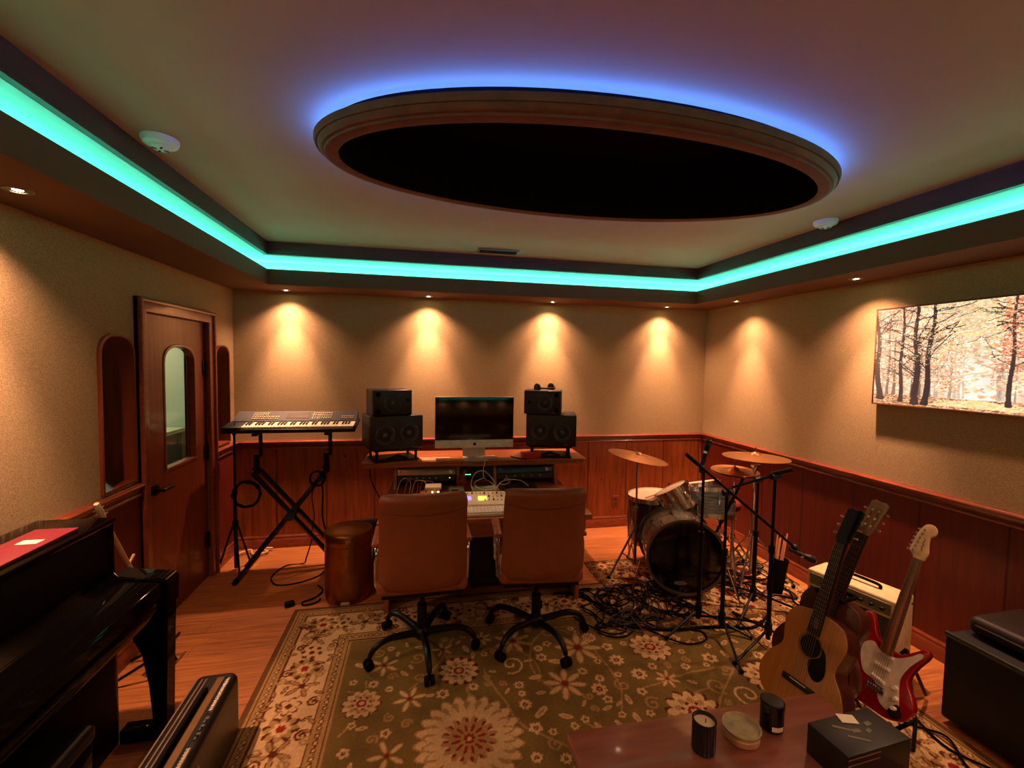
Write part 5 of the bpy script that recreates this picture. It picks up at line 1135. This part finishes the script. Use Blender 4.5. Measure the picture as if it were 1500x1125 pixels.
# ================================================================= guitars
def gthing(label, loc, lean, face, name='acoustic_guitar'):
    """local frame: x across, z up the neck, -y the front"""
    return thing(name, label, 'guitar', loc, rot=lean)
def strings(parent, x0, z0, x1, z1, y0, y1, n=6):
    b = bm_()
    for k in range(n):
        u = k / (n - 1) - 0.5; tube(b, [(x0 * u, y0, z0), (x1 * u, y1, z1)], 0.0008, 4)
    obj('strings', b, M['steel'], parent)
def tuners(parent, pts, s):
    for (x, y, z), dx in pts:
        b = bm_(); cyl(b, (x, y, z), (x + dx * 0.012, y, z), 0.003, n=8); ball(b, (x + dx * 0.016, y, z), 0.007, 1.0, 0.45, 0.8, u=12, v=8); obj('tuning_peg', b, s, parent)
AG = smooth_closed([(0, 0), (0.10, 0.006), (0.175, 0.055), (0.20, 0.13), (0.175, 0.21), (0.135, 0.265), (0.127, 0.30), (0.14, 0.36), (0.145, 0.41), (0.115, 0.47), (0.05, 0.492), (0, 0.495), (-0.05, 0.492), (-0.115, 0.47), (-0.145, 0.41), (-0.14, 0.36), (-0.127, 0.30), (-0.135, 0.265), (-0.175, 0.21), (-0.20, 0.13), (-0.175, 0.055), (-0.10, 0.006)], 6)
SPR = wood('spruce_top', (166, 104, 44), (190, 126, 60), 0.35, (26, 9, 0.6), 5, coat=0.3)
MAH = wood('dark_mahogany', (60, 26, 14), (86, 40, 20), 0.35, (6, 6, 0.8), 5, coat=0.4)
EB = mat('ebony_board', (22, 16, 14), 0.4)
def acoustic(label, loc, rot, top, headm, slotted=False, name='acoustic_guitar', sc_=1.0, guard=True):
    t = thing(name, label, 'guitar', loc, rot=rot); t.scale = (sc_,) * 3
    circ = [(0.05 * math.cos(a), 0.335 + 0.05 * math.sin(a)) for a in np.linspace(0, 2 * PI, 40, endpoint=False)]
    b = plate(AG, (), 0.094, 0.003); obj('body_sides', b, MAH, t)
    b = plate(AG, [circ[::-1]], 0.006, 0.002); xform(b, T(0, -0.050, 0)); obj('soundboard', b, top, t)
    b = plate([(x * 0.96, (z - 0.335) * 0.96 + 0.335) for x, z in circ], (), 0.0016); xform(b, T(0, -0.0478, 0)); obj('sound_hole', b, mat('sound_hole_dark', (5, 4, 3), 0.9), t)
    r1 = [(0.058 * math.cos(a), 0.335 + 0.058 * math.sin(a)) for a in np.linspace(0, 2 * PI, 40, endpoint=False)]
    b = plate(r1, [circ[::-1]], 0.002); xform(b, T(0, -0.0535, 0)); obj('rosette_ring', b, mat('rosette', (120, 92, 60), 0.4), t)
    if guard:
        pg = smooth_closed([(0.05, 0.355), (0.075, 0.33), (0.092, 0.26), (0.08, 0.215), (0.05, 0.205), (0.02, 0.235), (0.012, 0.275), (0.03, 0.29), (0.052, 0.31), (0.056, 0.335)], 5)
        b = plate(pg, (), 0.0022); xform(b, T(0, -0.0542, 0)); obj('pickguard', b, mat('black_guard', (8, 7, 7), 0.2), t)
    b = bm_(); box(b, -0.078, 0.078, -0.064, -0.052, 0.135, 0.165, bev=0.004); br = obj('bridge', b, EB, t)
    b = bm_(); box(b, -0.038, 0.038, -0.067, -0.062, 0.156, 0.159); obj('saddle', b, M['cream'], br)
    b = bm_(); tube(b, [(0, -0.045, 0.42), (0, -0.04, 0.50), (0, -0.045, 0.84)], [0.027, 0.026, 0.021], 12); obj('neck', b, MAH, t)
    b = bm_(); A = [b.verts.new(p) for p in ((-0.028, -0.066, 0.392), (0.028, -0.066, 0.392), (0.0215, -0.068, 0.842), (-0.0215, -0.068, 0.842))]; B = [b.verts.new(p) for p in ((-0.028, -0.052, 0.392), (0.028, -0.052, 0.392), (0.0215, -0.052, 0.842), (-0.0215, -0.052, 0.842))]
    b.faces.new(A); b.faces.new(B[::-1])
    for k in range(4): b.faces.new((A[k], B[k], B[(k + 1) % 4], A[(k + 1) % 4]))
    fb = obj('fretboard', b, EB, t)
    
    for k in range(1, 18):
        z = 0.842 - 0.65 * (1 - 2 ** (-k / 12)); w_ = 0.0215 + (0.842 - z) / 0.45 * 0.0065
        if z > 0.395: b = bm_(); box(b, -w_, w_, -0.0695, -0.066, z - 0.0008, z + 0.0008); obj('fret', b, M['steel'], fb)
    hd = [(-0.022, 0.842), (0.022, 0.842), (0.033, 0.87), (0.037, 1.02), (0.02, 1.03), (0, 1.024), (-0.02, 1.03), (-0.037, 1.02), (-0.033, 0.87)]
    holes = [[(-0.019, 0.875), (-0.019, 0.985), (-0.010, 0.985), (-0.010, 0.875)], [(0.010, 0.875), (0.010, 0.985), (0.019, 0.985), (0.019, 0.875)]] if slotted else []
    b = plate(hd, holes, 0.016, 0.002); xform(b, T(0, -0.056, 0)); xform(b, Matrix.Translation((0, -0.056, 0.842)) @ Matrix.Rotation(-0.22, 4, 'X') @ Matrix.Translation((0, 0.056, -0.842))); h = obj('headstock', b, headm, t)
    pts = []
    for k in range(3):
        z = 0.89 + 0.042 * k
        for s in (-1, 1): pts.append(((s * 0.036, -0.056 + 0.22 * (z - 0.842), z - 0.004), s))
    tuners(h, pts, CHR)
    if slotted:
        b = bm_()
        for k in range(3):
            z = 0.89 + 0.042 * k
            for s in (-1, 1): cyl(b, (s * 0.008, -0.056 + 0.22 * (z - 0.842), z), (s * 0.026, -0.056 + 0.22 * (z - 0.842), z), 0.006, n=10)
        obj('string_rollers', b, M['white'], h)
    strings(t, 0.056, 0.158, 0.038, 0.842, -0.068, -0.071)
    return t
ga = math.atan2(-1.7, -1.65)
acoustic('tan acoustic guitar with black pickguard on a stand behind the coffee table', (1.698, 1.656, 0.09), (-0.371, 0.0, -1.42), SPR, mat('dark_green_black_head', (20, 26, 22), 0.12), sc_=0.97)
acoustic('dark acoustic guitar with slotted headstock hidden behind the tan one', (1.833, 1.75, 0.166), (-0.312, 0.144, -1.40), MAH, mat('pale_slotted_head', (150, 120, 84), 0.1, coat=1.0), True, 'classical_guitar', 0.93, False)
# electric guitar
SB = smooth_closed([(0.0, 0.0), (0.07, 0.0), (0.13, 0.03), (0.160, 0.085), (0.150, 0.14), (0.118, 0.19), (0.108, 0.235), (0.125, 0.30), (0.148, 0.355), (0.150, 0.385), (0.128, 0.393), (0.098, 0.362), (0.062, 0.325), (0.035, 0.315), (-0.03, 0.325), (-0.065, 0.35), (-0.092, 0.41), (-0.118, 0.443), (-0.145, 0.435), (-0.152, 0.39), (-0.135, 0.32), (-0.112, 0.26), (-0.112, 0.22), (-0.135, 0.165), (-0.165, 0.11), (-0.160, 0.06), (-0.12, 0.02), (-0.06, 0.002)], 6)
PG = smooth_closed([(0.03, 0.055), (0.085, 0.04), (0.108, 0.062), (0.10, 0.11), (0.085, 0.165), (0.08, 0.215), (0.10, 0.285), (0.132, 0.35), (0.12, 0.365), (0.085, 0.325), (0.035, 0.288), (-0.032, 0.288), (-0.07, 0.31), (-0.105, 0.28), (-0.105, 0.225), (-0.07, 0.15), (-0.01, 0.13)], 6)
t = thing('electric_guitar', 'red electric guitar with white pickguard on a stand before the cream amplifier', 'guitar', (2.115, 1.65, 0.075), rot=(-0.42, 0.03, -1.38)); t.scale = (0.93,) * 3
MAP = wood('aged_maple', (104, 62, 28), (132, 82, 40), 0.35, (9, 9, 0.8), 4, coat=0.3)
b = plate(SB, (), 0.044, 0.008, 3); obj('body', b, mat('candy_red', (150, 14, 18), 0.12, coat=1.0), t)
b = plate(PG, (), 0.003); xform(b, T(0, -0.0235, 0)); pgd = obj('pickguard', b, mat('white_guard', (222, 206, 178), 0.22), t)
for z, a in ((0.275, 0), (0.215, 0), (0.150, 0.2)):
    b = bm_(); box(b, -0.036, 0.036, -0.034, -0.025, -0.009, 0.009, T(0, 0, z, ry=a), 0.004); obj('pickup', b, mat('pickup_cover', (236, 226, 204), 0.35), pgd)
for x, z in ((0.075, 0.155), (0.088, 0.11), (0.09, 0.065)):
    b = bm_(); cyl(b, (x, -0.025, z), (x, -0.042, z), 0.011, 0.009, 16); obj('knob', b, M['cream'], pgd)
b = bm_(); box(b, -0.04, 0.04, -0.034, -0.022, 0.088, 0.125, bev=0.003)
for k in range(6): box(b, -0.034 + k * 0.0118, -0.026 + k * 0.0118, -0.038, -0.033, 0.09, 0.115, bev=0.001, seg=1)
br = obj('bridge', b, CHR, t)
b = plate(smooth_closed([(0.07, 0.02), (0.10, 0.0), (0.128, 0.03), (0.10, 0.07)], 5), (), 0.004); xform(b, T(0, -0.025, 0.02)); obj('jack_plate', b, CHR, t)
b = bm_(); tube(b, [(0, -0.024, 0.29), (0, -0.028, 0.36), (0, -0.028, 0.80)], [0.024, 0.022, 0.019], 12); obj('neck', b, MAP, t)
b = bm_(); A = [b.verts.new(p) for p in ((-0.028, -0.042, 0.285), (0.028, -0.042, 0.285), (0.021, -0.043, 0.80), (-0.021, -0.043, 0.80))]; B = [b.verts.new((v.co.x, -0.032, v.co.z)) for v in A]; b.faces.new(A); b.faces.new(B[::-1])
for k in range(4): b.faces.new((A[k], B[k], B[(k + 1) % 4], A[(k + 1) % 4]))
fb = obj('fretboard', b, MAP, t)
for k in range(1, 22):
    z = 0.80 - 0.648 * (1 - 2 ** (-k / 12)); w_ = 0.021 + (0.80 - z) / 0.515 * 0.007; b = bm_(); box(b, -w_, w_, -0.0445, -0.042, z - 0.0008, z + 0.0008); obj('fret', b, M['steel'], fb)
HS = smooth_closed([(-0.021, 0.80), (-0.03, 0.815), (-0.048, 0.835), (-0.046, 0.86), (-0.038, 0.93), (-0.018, 0.985), (0.012, 0.995), (0.034, 0.975), (0.034, 0.945), (0.018, 0.925), (0.022, 0.88), (0.030, 0.845), (0.026, 0.82), (0.021, 0.80), (0.0, 0.797)], 5)
b = plate(HS, (), 0.014, 0.002); xform(b, T(0, -0.028, 0)); h = obj('headstock', b, mat('cream_headstock_lacquer', (220, 186, 134), 0.3, coat=0.4), t)
tuners(h, [((-0.043 + 0.0035 * k, -0.022, 0.838 + 0.024 * k), -1) for k in range(6)], CHR)
b = bm_()
for k in range(6): cyl(b, (-0.03 + 0.004 * k, -0.034, 0.838 + 0.024 * k), (-0.03 + 0.004 * k, -0.045, 0.838 + 0.024 * k), 0.004, n=8)
obj('string_posts', b, CHR, h)
b = bm_(); tube(b, [(0.0 + 0.004 * math.sin(k * 1.9), -0.0358, 0.845 + k * 0.008) for k in range(10)], 0.0012, 5); obj('script_logo', b, M['darkgrey'], h)
strings(t, 0.052, 0.10, 0.036, 0.80, -0.044, -0.046)
# stands
def gstand(label, loc, rz, neck_yoke=False, lift=0.0):
    t = thing('guitar_stand', label, 'guitar stand', loc, rz, 'black tubular guitar stands')
    for s in (-1, 1):
        b = bm_(); tube(b, [(0, 0.22, 0.30), (s * 0.12, 0.07, 0.07 + lift), (s * 0.17, -0.05, 0.012)], 0.008, 8); l = obj('front_leg', b, BL, t)
        b = bm_(); tube(b, [(s * 0.11, 0.075, 0.062 + lift), (s * 0.10, -0.075, 0.052 + lift), (s * 0.10, -0.09, 0.085 + lift)], 0.009, 8); obj('cradle_arm', b, M['rubber'], l)
    b = bm_(); tube(b, [(0, 0.22, 0.30), (0, 0.42, 0.012)], 0.008, 8); obj('rear_leg', b, BL, t)
    if neck_yoke:
        b = bm_(); tube(b, [(0, 0.22, 0.28), (0.0, 0.26, 0.62)], 0.009, 8); obj('neck_pole', b, BL, t)
        b = bm_(); tube(b, [(-0.055, 0.15, 0.62), (-0.05, 0.26, 0.62), (0.05, 0.26, 0.62), (0.055, 0.15, 0.62)], 0.010, 8); obj('neck_yoke', b, M['rubber'], t)
    return t
gstand('black guitar stand under the tan acoustic guitar', at(1.72, 1.655), -1.42, True); gstand('black guitar stand under the dark slotted-head guitar', at(1.86, 1.745), -1.38, lift=0.08); gstand('black guitar stand under the red electric guitar', at(2.14, 1.645), -1.38)

# ================================================================= amplifiers and cases on the right
t = thing('guitar_amplifier', 'small cream guitar amplifier with dark grille by the right wall', 'amplifier', (2.51, 2.075, floor_z(2.4, 2.0)), 0.27)
CRM = mat('cream_vinyl', (214, 188, 138), 0.55, bump=0.2, bscale=300)
b = bm_(); box(b, -0.10, 0.10, -0.225, 0.225, 0.012, 0.445, bev=0.012, seg=3); obj('cabinet', b, CRM, t)
b = bm_(); box(b, -0.104, -0.098, -0.205, 0.205, 0.03, 0.345, bev=0.002); obj('grille_cloth', b, mat('dark_grille_cloth', (58, 48, 36), 0.9, bump=0.4, bscale=500), t)
b = bm_(); box(b, -0.106, -0.098, -0.205, 0.205, 0.36, 0.425, bev=0.002); cp = obj('control_panel', b, mat('grey_green_panel', (120, 118, 88), 0.4, 0.3), t)
for k in range(7):
    b = bm_(); cyl(b, (-0.106, -0.17 + k * 0.05, 0.39), (-0.124, -0.17 + k * 0.05, 0.39), 0.011, 0.009, 14); obj('knob', b, M['blackplastic'], cp)
b = bm_(); tube(b, smooth_open([(0.0, -0.11, 0.448), (0.0, -0.09, 0.468), (0.0, 0.09, 0.468), (0.0, 0.11, 0.448)], 5), 0.009, 8); obj('carry_handle', b, M['rubber'], t)
for x in (-0.075, 0.075):
    for z in (0.06, 0.40):
        b = bm_(); cyl(b, (x, -0.222, z), (x, -0.228, z), 0.006, n=10); obj('side_screw', b, M['darkgrey'], t)
    for y in (-0.19, 0.19):
        b = bm_(); cyl(b, (x, y, 0), (x, y, 0.014), 0.012, n=10); obj('foot', b, M['rubber'], t)
t = thing('road_case', 'large black road case with metal edge strip by the right wall, bottom right', 'equipment case', (2.705, 1.03, 0), 0.0)
b = bm_(); box(b, -0.235, 0.235, -0.60, 0.575, 0.025, 0.44, bev=0.012, seg=3); obj('case_body', b, mat('black_case_tolex', (10, 9, 9), 0.6, bump=0.3, bscale=250), t)
b = bm_(); box(b, -0.24, -0.225, -0.60, 0.575, 0.425, 0.447, bev=0.003); obj('edge_strip', b, mat('greenish_highlight_strip', (84, 96, 84), 0.3, 0.6), t)  # aluminium edge with its greenish highlight put into the strip colour
for y in (-0.5, 0.5):
    for x in (-0.18, 0.18):
        b = bm_(); cyl(b, (x, y - 0.015, 0.02), (x, y + 0.015, 0.02), 0.02, n=14); obj('caster', b, M['rubber'], t)
b = bm_(); box(b, -0.246, -0.235, -0.1, 0.1, 0.24, 0.32, bev=0.004); hd_ = obj('recessed_handle', b, M['darkgrey'], t)
b = bm_(); tube(b, [(-0.25, -0.07, 0.28), (-0.262, -0.06, 0.275), (-0.262, 0.06, 0.275), (-0.25, 0.07, 0.28)], 0.007, 8); obj('grip', b, M['rubber'], hd_)
t = thing('gig_bag', 'brown-black padded gig bag lying on the road case, zip facing out', 'gig bag', (2.74, 1.05, 0.447), 0.02)
b = bm_(); box(b, -0.17, 0.19, -0.58, 0.54, 0.0, 0.085, bev=0.036, seg=5); obj('bag_body', b, mat('brown_black_nylon', (34, 21, 15), 0.5, bump=0.3, bscale=80), t)
b = bm_(); tube(b, [(-0.171, -0.54, 0.05), (-0.172, 0.0, 0.048), (-0.171, 0.5, 0.05)], 0.004, 6); obj('zipper', b, M['steel'], t)
b = bm_(); tube(b, smooth_open([(-0.05, 0.30, 0.083), (-0.05, 0.25, 0.11), (-0.05, 0.10, 0.11), (-0.05, 0.05, 0.083)], 5), 0.008, 8); obj('strap_handle', b, M['rubber'], t)

# ================================================================= coffee table and its things
TX0, TX1, TY0, TY1, TZ = 0.487, 1.50, 0.74, 1.372, 0.45
t = thing('coffee_table', 'reddish-brown coffee table at the bottom edge holding two black candles', 'table', ((TX0 + TX1) / 2, (TY0 + TY1) / 2, RZ), 0.0)
hw_, hd2 = (TX1 - TX0) / 2, (TY1 - TY0) / 2
b = bm_(); box(b, -hw_, hw_, -hd2, hd2, TZ - 0.035 - RZ, TZ - RZ, bev=0.005); obj('tabletop', b, wood('table_mahogany', (120, 66, 50), (142, 84, 64), 0.3, (1, 9, 9), 4, coat=0.3), t)
for sx in (-1, 1):
    for sy in (-1, 1):
        b = bm_(); box(b, sx * (hw_ - 0.05) - 0.025, sx * (hw_ - 0.05) + 0.025, sy * (hd2 - 0.05) - 0.025, sy * (hd2 - 0.05) + 0.025, 0, TZ - 0.035 - RZ, bev=0.004); obj('leg', b, MAH, t)
for sy in (-1, 1):
    b = bm_(); box(b, -hw_ + 0.07, hw_ - 0.07, sy * (hd2 - 0.05) - 0.01, sy * (hd2 - 0.05) + 0.01, TZ - 0.10 - RZ, TZ - 0.035 - RZ); obj('apron', b, MAH, t)
BG = mat('black_candle_glass', (9, 8, 8), 0.15)
def candle(label, loc, r, h, open_top):
    t = thing('candle_jar', label, 'candle', loc, 0, 'black candle jars on the coffee table')
    b = bm_()
    if open_top: lathe(b, [(0, 0), (r - 0.004, 0), (r, 0.005), (r, h), (r - 0.004, h), (r - 0.004, 0.02), (0, 0.02)], 40, cap=False)
    else: lathe(b, [(0, 0), (r - 0.004, 0), (r, 0.005), (r, h), (0, h)], 40, cap=False)
    obj('jar', b, BG, t)
    if open_top:
        b = bm_(); lathe(b, [(0, 0.02), (r - 0.0045, 0.02), (r - 0.0045, h - 0.012), (0, h - 0.014)], 36, cap=False); wx = obj('wax', b, mat('pale_wax', (214, 190, 150), 0.6), t)
        b = bm_(); cyl(b, (0.005, 0, h - 0.014), (0.007, 0.002, h - 0.003), 0.0015, n=6); obj('wick', b, M['rubber'], wx)
    else:
        b = bm_(); lathe(b, [(0, h), (r + 0.001, h), (r + 0.0015, h + 0.003), (r + 0.001, h + 0.016), (r - 0.003, h + 0.019), (0, h + 0.0195)], 40, cap=False); obj('lid', b, mat('black_lid', (10, 9, 9), 0.25), t)
    return t
candle('open black candle jar with pale wax, left one on the coffee table', (0.905, 1.225, TZ), 0.037, 0.105, True)
c2 = candle('lidded black candle jar with pale label, right one on the coffee table', (1.195, 1.262, TZ), 0.037, 0.08, False)
b = bm_(); n_ = 12; A = []; B = []
for k in range(n_ + 1):
    a = math.radians(-130 + 62 * k / n_) ; A.append(b.verts.new((0.0374 * math.cos(a), 0.0374 * math.sin(a), 0.012))); B.append(b.verts.new((0.0374 * math.cos(a), 0.0374 * math.sin(a), 0.028)))
for k in range(n_): b.faces.new((A[k], A[k + 1], B[k + 1], B[k]))
obj('label', b, M['cream'], c2)
t = thing('glass_dish', 'shallow greenish glass dish on a round stone base between the candles', 'dish', (1.062, 1.245, TZ), 0)
b = bm_(); lathe(b, [(0, 0), (0.050, 0), (0.056, 0.006), (0.056, 0.022), (0.050, 0.027), (0, 0.027)], 40, cap=False); obj('stone_base', b, mat('banded_onyx', (176, 134, 84), 0.3, var=0.35, scale=25, coat=0.5), t)
b = bm_(); lathe(b, [(0, 0.027), (0.050, 0.027), (0.057, 0.031), (0.060, 0.042), (0.056, 0.042), (0.052, 0.034), (0.0, 0.033)], 40, cap=False); obj('glass_bowl', b, mat('green_grey_glass', (158, 146, 108), 0.2, var=0.25, coat=1.0), t)
# black box with cards
t = thing('black_box', 'black box with small papers on top at the coffee table corner', 'box', (1.365, 1.10, TZ), 0.075)
b = bm_(); box(b, -0.130, 0.130, -0.066, 0.066, 0, 0.100, bev=0.003); obj('box_body', b, mat('matte_black_box', (26, 25, 20), 0.45), t)
for z in (0.088, 0.070, 0.052):
    b = bm_(); box(b, -0.128, 0.0 if z != 0.052 else -0.08, -0.0675, -0.0655, z - 0.0015, z + 0.0015); obj('edge_line', b, mat('brown_edge_line', (120, 84, 70), 0.4), t)
b = bm_(); box(b, -0.03, 0.022, -0.018, 0.018, 0, 0.0015, T(0.0, 0.042, 0.1005, rz=-0.3)); o = obj('paper_card', b, M['cream'], loc=(1.375, 1.10, TZ + 0.0005)); tag(o, 'small white paper card on top of the black box', 'paper card')
b = bm_(); 
for x, y, w_, h_, a in ((-0.045, 0.02, 0.05, 0.010, -0.6), (-0.01, 0.0, 0.03, 0.014, -0.2), (0.03, -0.01, 0.02, 0.012, 0.3), (-0.03, -0.025, 0.06, 0.008, -0.6), (0.055, 0.012, 0.025, 0.014, 0.1)): box(b, -w_ / 2, w_ / 2, -h_ / 2, h_ / 2, 0, 0.001, T(x, y, 0.1003, rz=a))
obj('printed_marks', b, mat('olive_print', (112, 108, 70), 0.5), t)

# ================================================================= picture of an autumn wood on the right wall
PW, PH = 1.10, 0.615
res = 0.0032
P = Paint(PW, PH, res, np.array((0.9, 0.78, 0.62))); rn = random.Random(5)
def col(*c): return np.array(lin(c))
# pale glow of the path, soft warm canopy either side
g = np.exp(-(((P.X - 0.56) / 0.15) ** 2 + ((P.Y - 0.14) / 0.20) ** 2)); up = np.clip(P.Y / PH, 0, 1)[..., None]
P.a = (1 - up) * col(226, 180, 150) + up * col(236, 206, 168); P.a = P.a * (1 - g[..., None]) + g[..., None] * col(250, 244, 226)
def speck(n, cols, x0, x1, y0, y1, r0, r1):
    for _ in range(n): P.ellipse(rn.uniform(x0, x1), rn.uniform(y0, y1), rn.uniform(r0, r1), rn.uniform(r0, r1) * .45, rn.uniform(-.5, .5), rn.choice(cols))
def trunk(x, w, y0, y1, c, br=5, lean=0.0, fork=False):
    cs = [c, c * 0.7, c * 1.5]; ys = np.arange(y0, y1, 0.006)
    for k, y in enumerate(ys):
        u = k / len(ys); ww = w * (1.25 - 0.7 * u if k > 4 else 1.7 - 0.08 * k); cx_ = x + lean * (y - y0) + w * 0.5 * math.sin(y * 16 + x * 40)
        P.ellipse(cx_, y, ww, 0.006, 0, c); P.ellipse(cx_ + rn.uniform(-.6, .6) * ww, y, ww * .25, 0.005, 0, rn.choice(cs))
    for j in range(br):
        y = rn.uniform(y0 + (y1 - y0) * .25, y1 - 0.02); sd = rn.choice((-1, 1)); a = rn.uniform(.4, 1.2); q = [(x + lean * (y - y0), y)]; L_ = rn.uniform(.06, .20)
        for k in range(9): a += rn.uniform(-.25, .3); q.append((q[-1][0] + sd * L_ / 9 * math.sin(a) * 1.3, q[-1][1] + L_ / 9 * math.cos(a)))
        P.stroke(q, max(0.0014, w * .2), c)
        for k in (4, 6): P.stroke([q[k], (q[k][0] + sd * rn.uniform(.01, .04), q[k][1] + rn.uniform(-.01, .03))], 0.0013, c)
FAR = [col(206, 184, 160), col(186, 162, 140), col(170, 146, 126)]; MID = [col(112, 84, 66), col(132, 100, 78)]; NEAR = [col(46, 34, 36), col(58, 44, 42)]
ORG = [col(222, 146, 104), col(206, 122, 84), col(240, 184, 132), col(232, 164, 128)]; PALE = [col(252, 226, 186), col(255, 240, 214), col(246, 208, 160)]; YEL = [col(226, 200, 120), col(206, 186, 110), col(240, 218, 150)]
speck(1500, ORG[2:] + PALE, 0, PW, 0.08, PH, .008, .02)
for k in range(34): trunk(rn.choice((rn.uniform(0.30, 0.50), rn.uniform(0.61, 1.08), rn.uniform(0, .4))), rn.uniform(.003, .006), 0.07, rn.uniform(.3, .55), rn.choice(FAR), 3)
speck(2200, ORG + PALE, 0, 0.48, 0.10, PH, .003, .010); speck(2400, ORG + PALE, 0.62, PW, 0.12, PH, .003, .010); speck(500, PALE + YEL, 0.3, 0.8, 0.3, PH, .004, .012)
for k in range(14): trunk(rn.choice((rn.uniform(0.03, 0.40), rn.uniform(0.70, 1.08))), rn.uniform(.005, .008), 0.055, rn.uniform(.4, .615), rn.choice(MID), 7)
speck(2600, ORG + PALE[:2], 0.0, 0.5, 0.14, PH, .002, .007); speck(3000, [col(206, 112, 76), col(226, 146, 112), col(244, 196, 156), col(176, 86, 62)], 0.66, PW, 0.22, PH, .002, .008)
speck(900, YEL + PALE, 0.25, 0.75, 0.42, PH, .003, .009)
# leaf-strewn ground and path
for _ in range(2600): P.ellipse(rn.uniform(0, PW), rn.uniform(0, 0.062), rn.uniform(.004, .014), .002, 0, rn.choice([col(214, 150, 96), col(176, 108, 66), col(112, 72, 54), col(236, 190, 140)]))
P.fn(0.56, 0.05, 0.5, lambda X, Y: (np.abs(X) < 0.02 + (0.05 - (Y + 0.04)) * 5.5) & (Y < 0.014) & (Y > -0.036), col(246, 206, 140))
for _ in range(500): P.ellipse(0.56 + rn.uniform(-.2, .2), rn.uniform(0.014, 0.05), rn.uniform(.004, .012), .0015, 0, rn.choice([col(250, 226, 176), col(236, 186, 120)]))
for x, w, l_, y0 in ((0.035, .017, -.06, .03), (0.165, .011, .0, .022), (0.258, .017, -0.03, .012), (0.305, .015, .05, .014), (0.70, .010, .01, .04), (0.80, .018, -.02, .02), (0.88, .012, .03, .03), (0.97, .014, .01, .02), (1.05, .018, -.01, .02)):
    trunk(x, w, y0, 0.62, rn.choice(NEAR), 11, l_)
for _ in range(40):
    x = rn.uniform(0, 1.0); y = rn.uniform(.36, .61); q = [(x, y)]; a = rn.uniform(-.5, .5)
    for k in range(10): a += rn.uniform(-.35, .35); q.append((q[-1][0] + .013 * math.cos(a), q[-1][1] - .010 * math.sin(a)))
    P.stroke(q, .0016, NEAR[0])
speck(900, PALE + YEL + ORG, 0.02, 0.6, 0.25, PH, .002, .006); speck(1500, [col(190, 92, 64), col(222, 130, 92), col(236, 160, 120)], 0.66, PW, 0.30, PH, .002, .008)
P.a = np.clip(P.a, 0, 1)
t = thing('wall_picture', 'large backlit screen picture of an autumn forest path on the right wall', 'picture', (XR, 2.405, 1.465), -PI / 2)
b = bm_(); box(b, 0.0, PW, -0.038, 0.0, 0.0, PH, bev=0.002); obj('picture_body', b, M['fascia_dark'], t)
scr = rug_mesh('picture_surface', P, lambda X, Y: np.zeros_like(X), noise=0.04, seed=8); scr.rotation_euler = (PI / 2, 0, 0); scr.location = (0, -0.0395, 0); scr.parent = t; scr.scale = ((PW - .012) / PW, (PH - .012) / PH, 1); scr.location = (0.006, -0.0395, 0.006)
LM = pattern_mat('backlit_forest_image', 0.45, bump=0, emit=1.1)  # forest image emits its own light, like a backlit screen
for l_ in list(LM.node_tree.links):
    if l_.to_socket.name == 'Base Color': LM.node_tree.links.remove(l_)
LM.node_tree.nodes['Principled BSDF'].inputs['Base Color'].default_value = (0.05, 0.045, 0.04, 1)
scr.data.materials.append(LM)
b = bm_()
for x0, x1, z0, z1 in ((-.004, .004, -.004, PH + .004), (PW - .004, PW + .004, -.004, PH + .004), (-.004, PW + .004, -.006, .005), (-.004, PW + .004, PH - .004, PH + .004)): box(b, x0, x1, -0.042, -0.0, z0, z1, bev=0.001)
obj('picture_frame', b, wood('thin_wood_frame', (92, 52, 28), (124, 76, 44), 0.4), t)
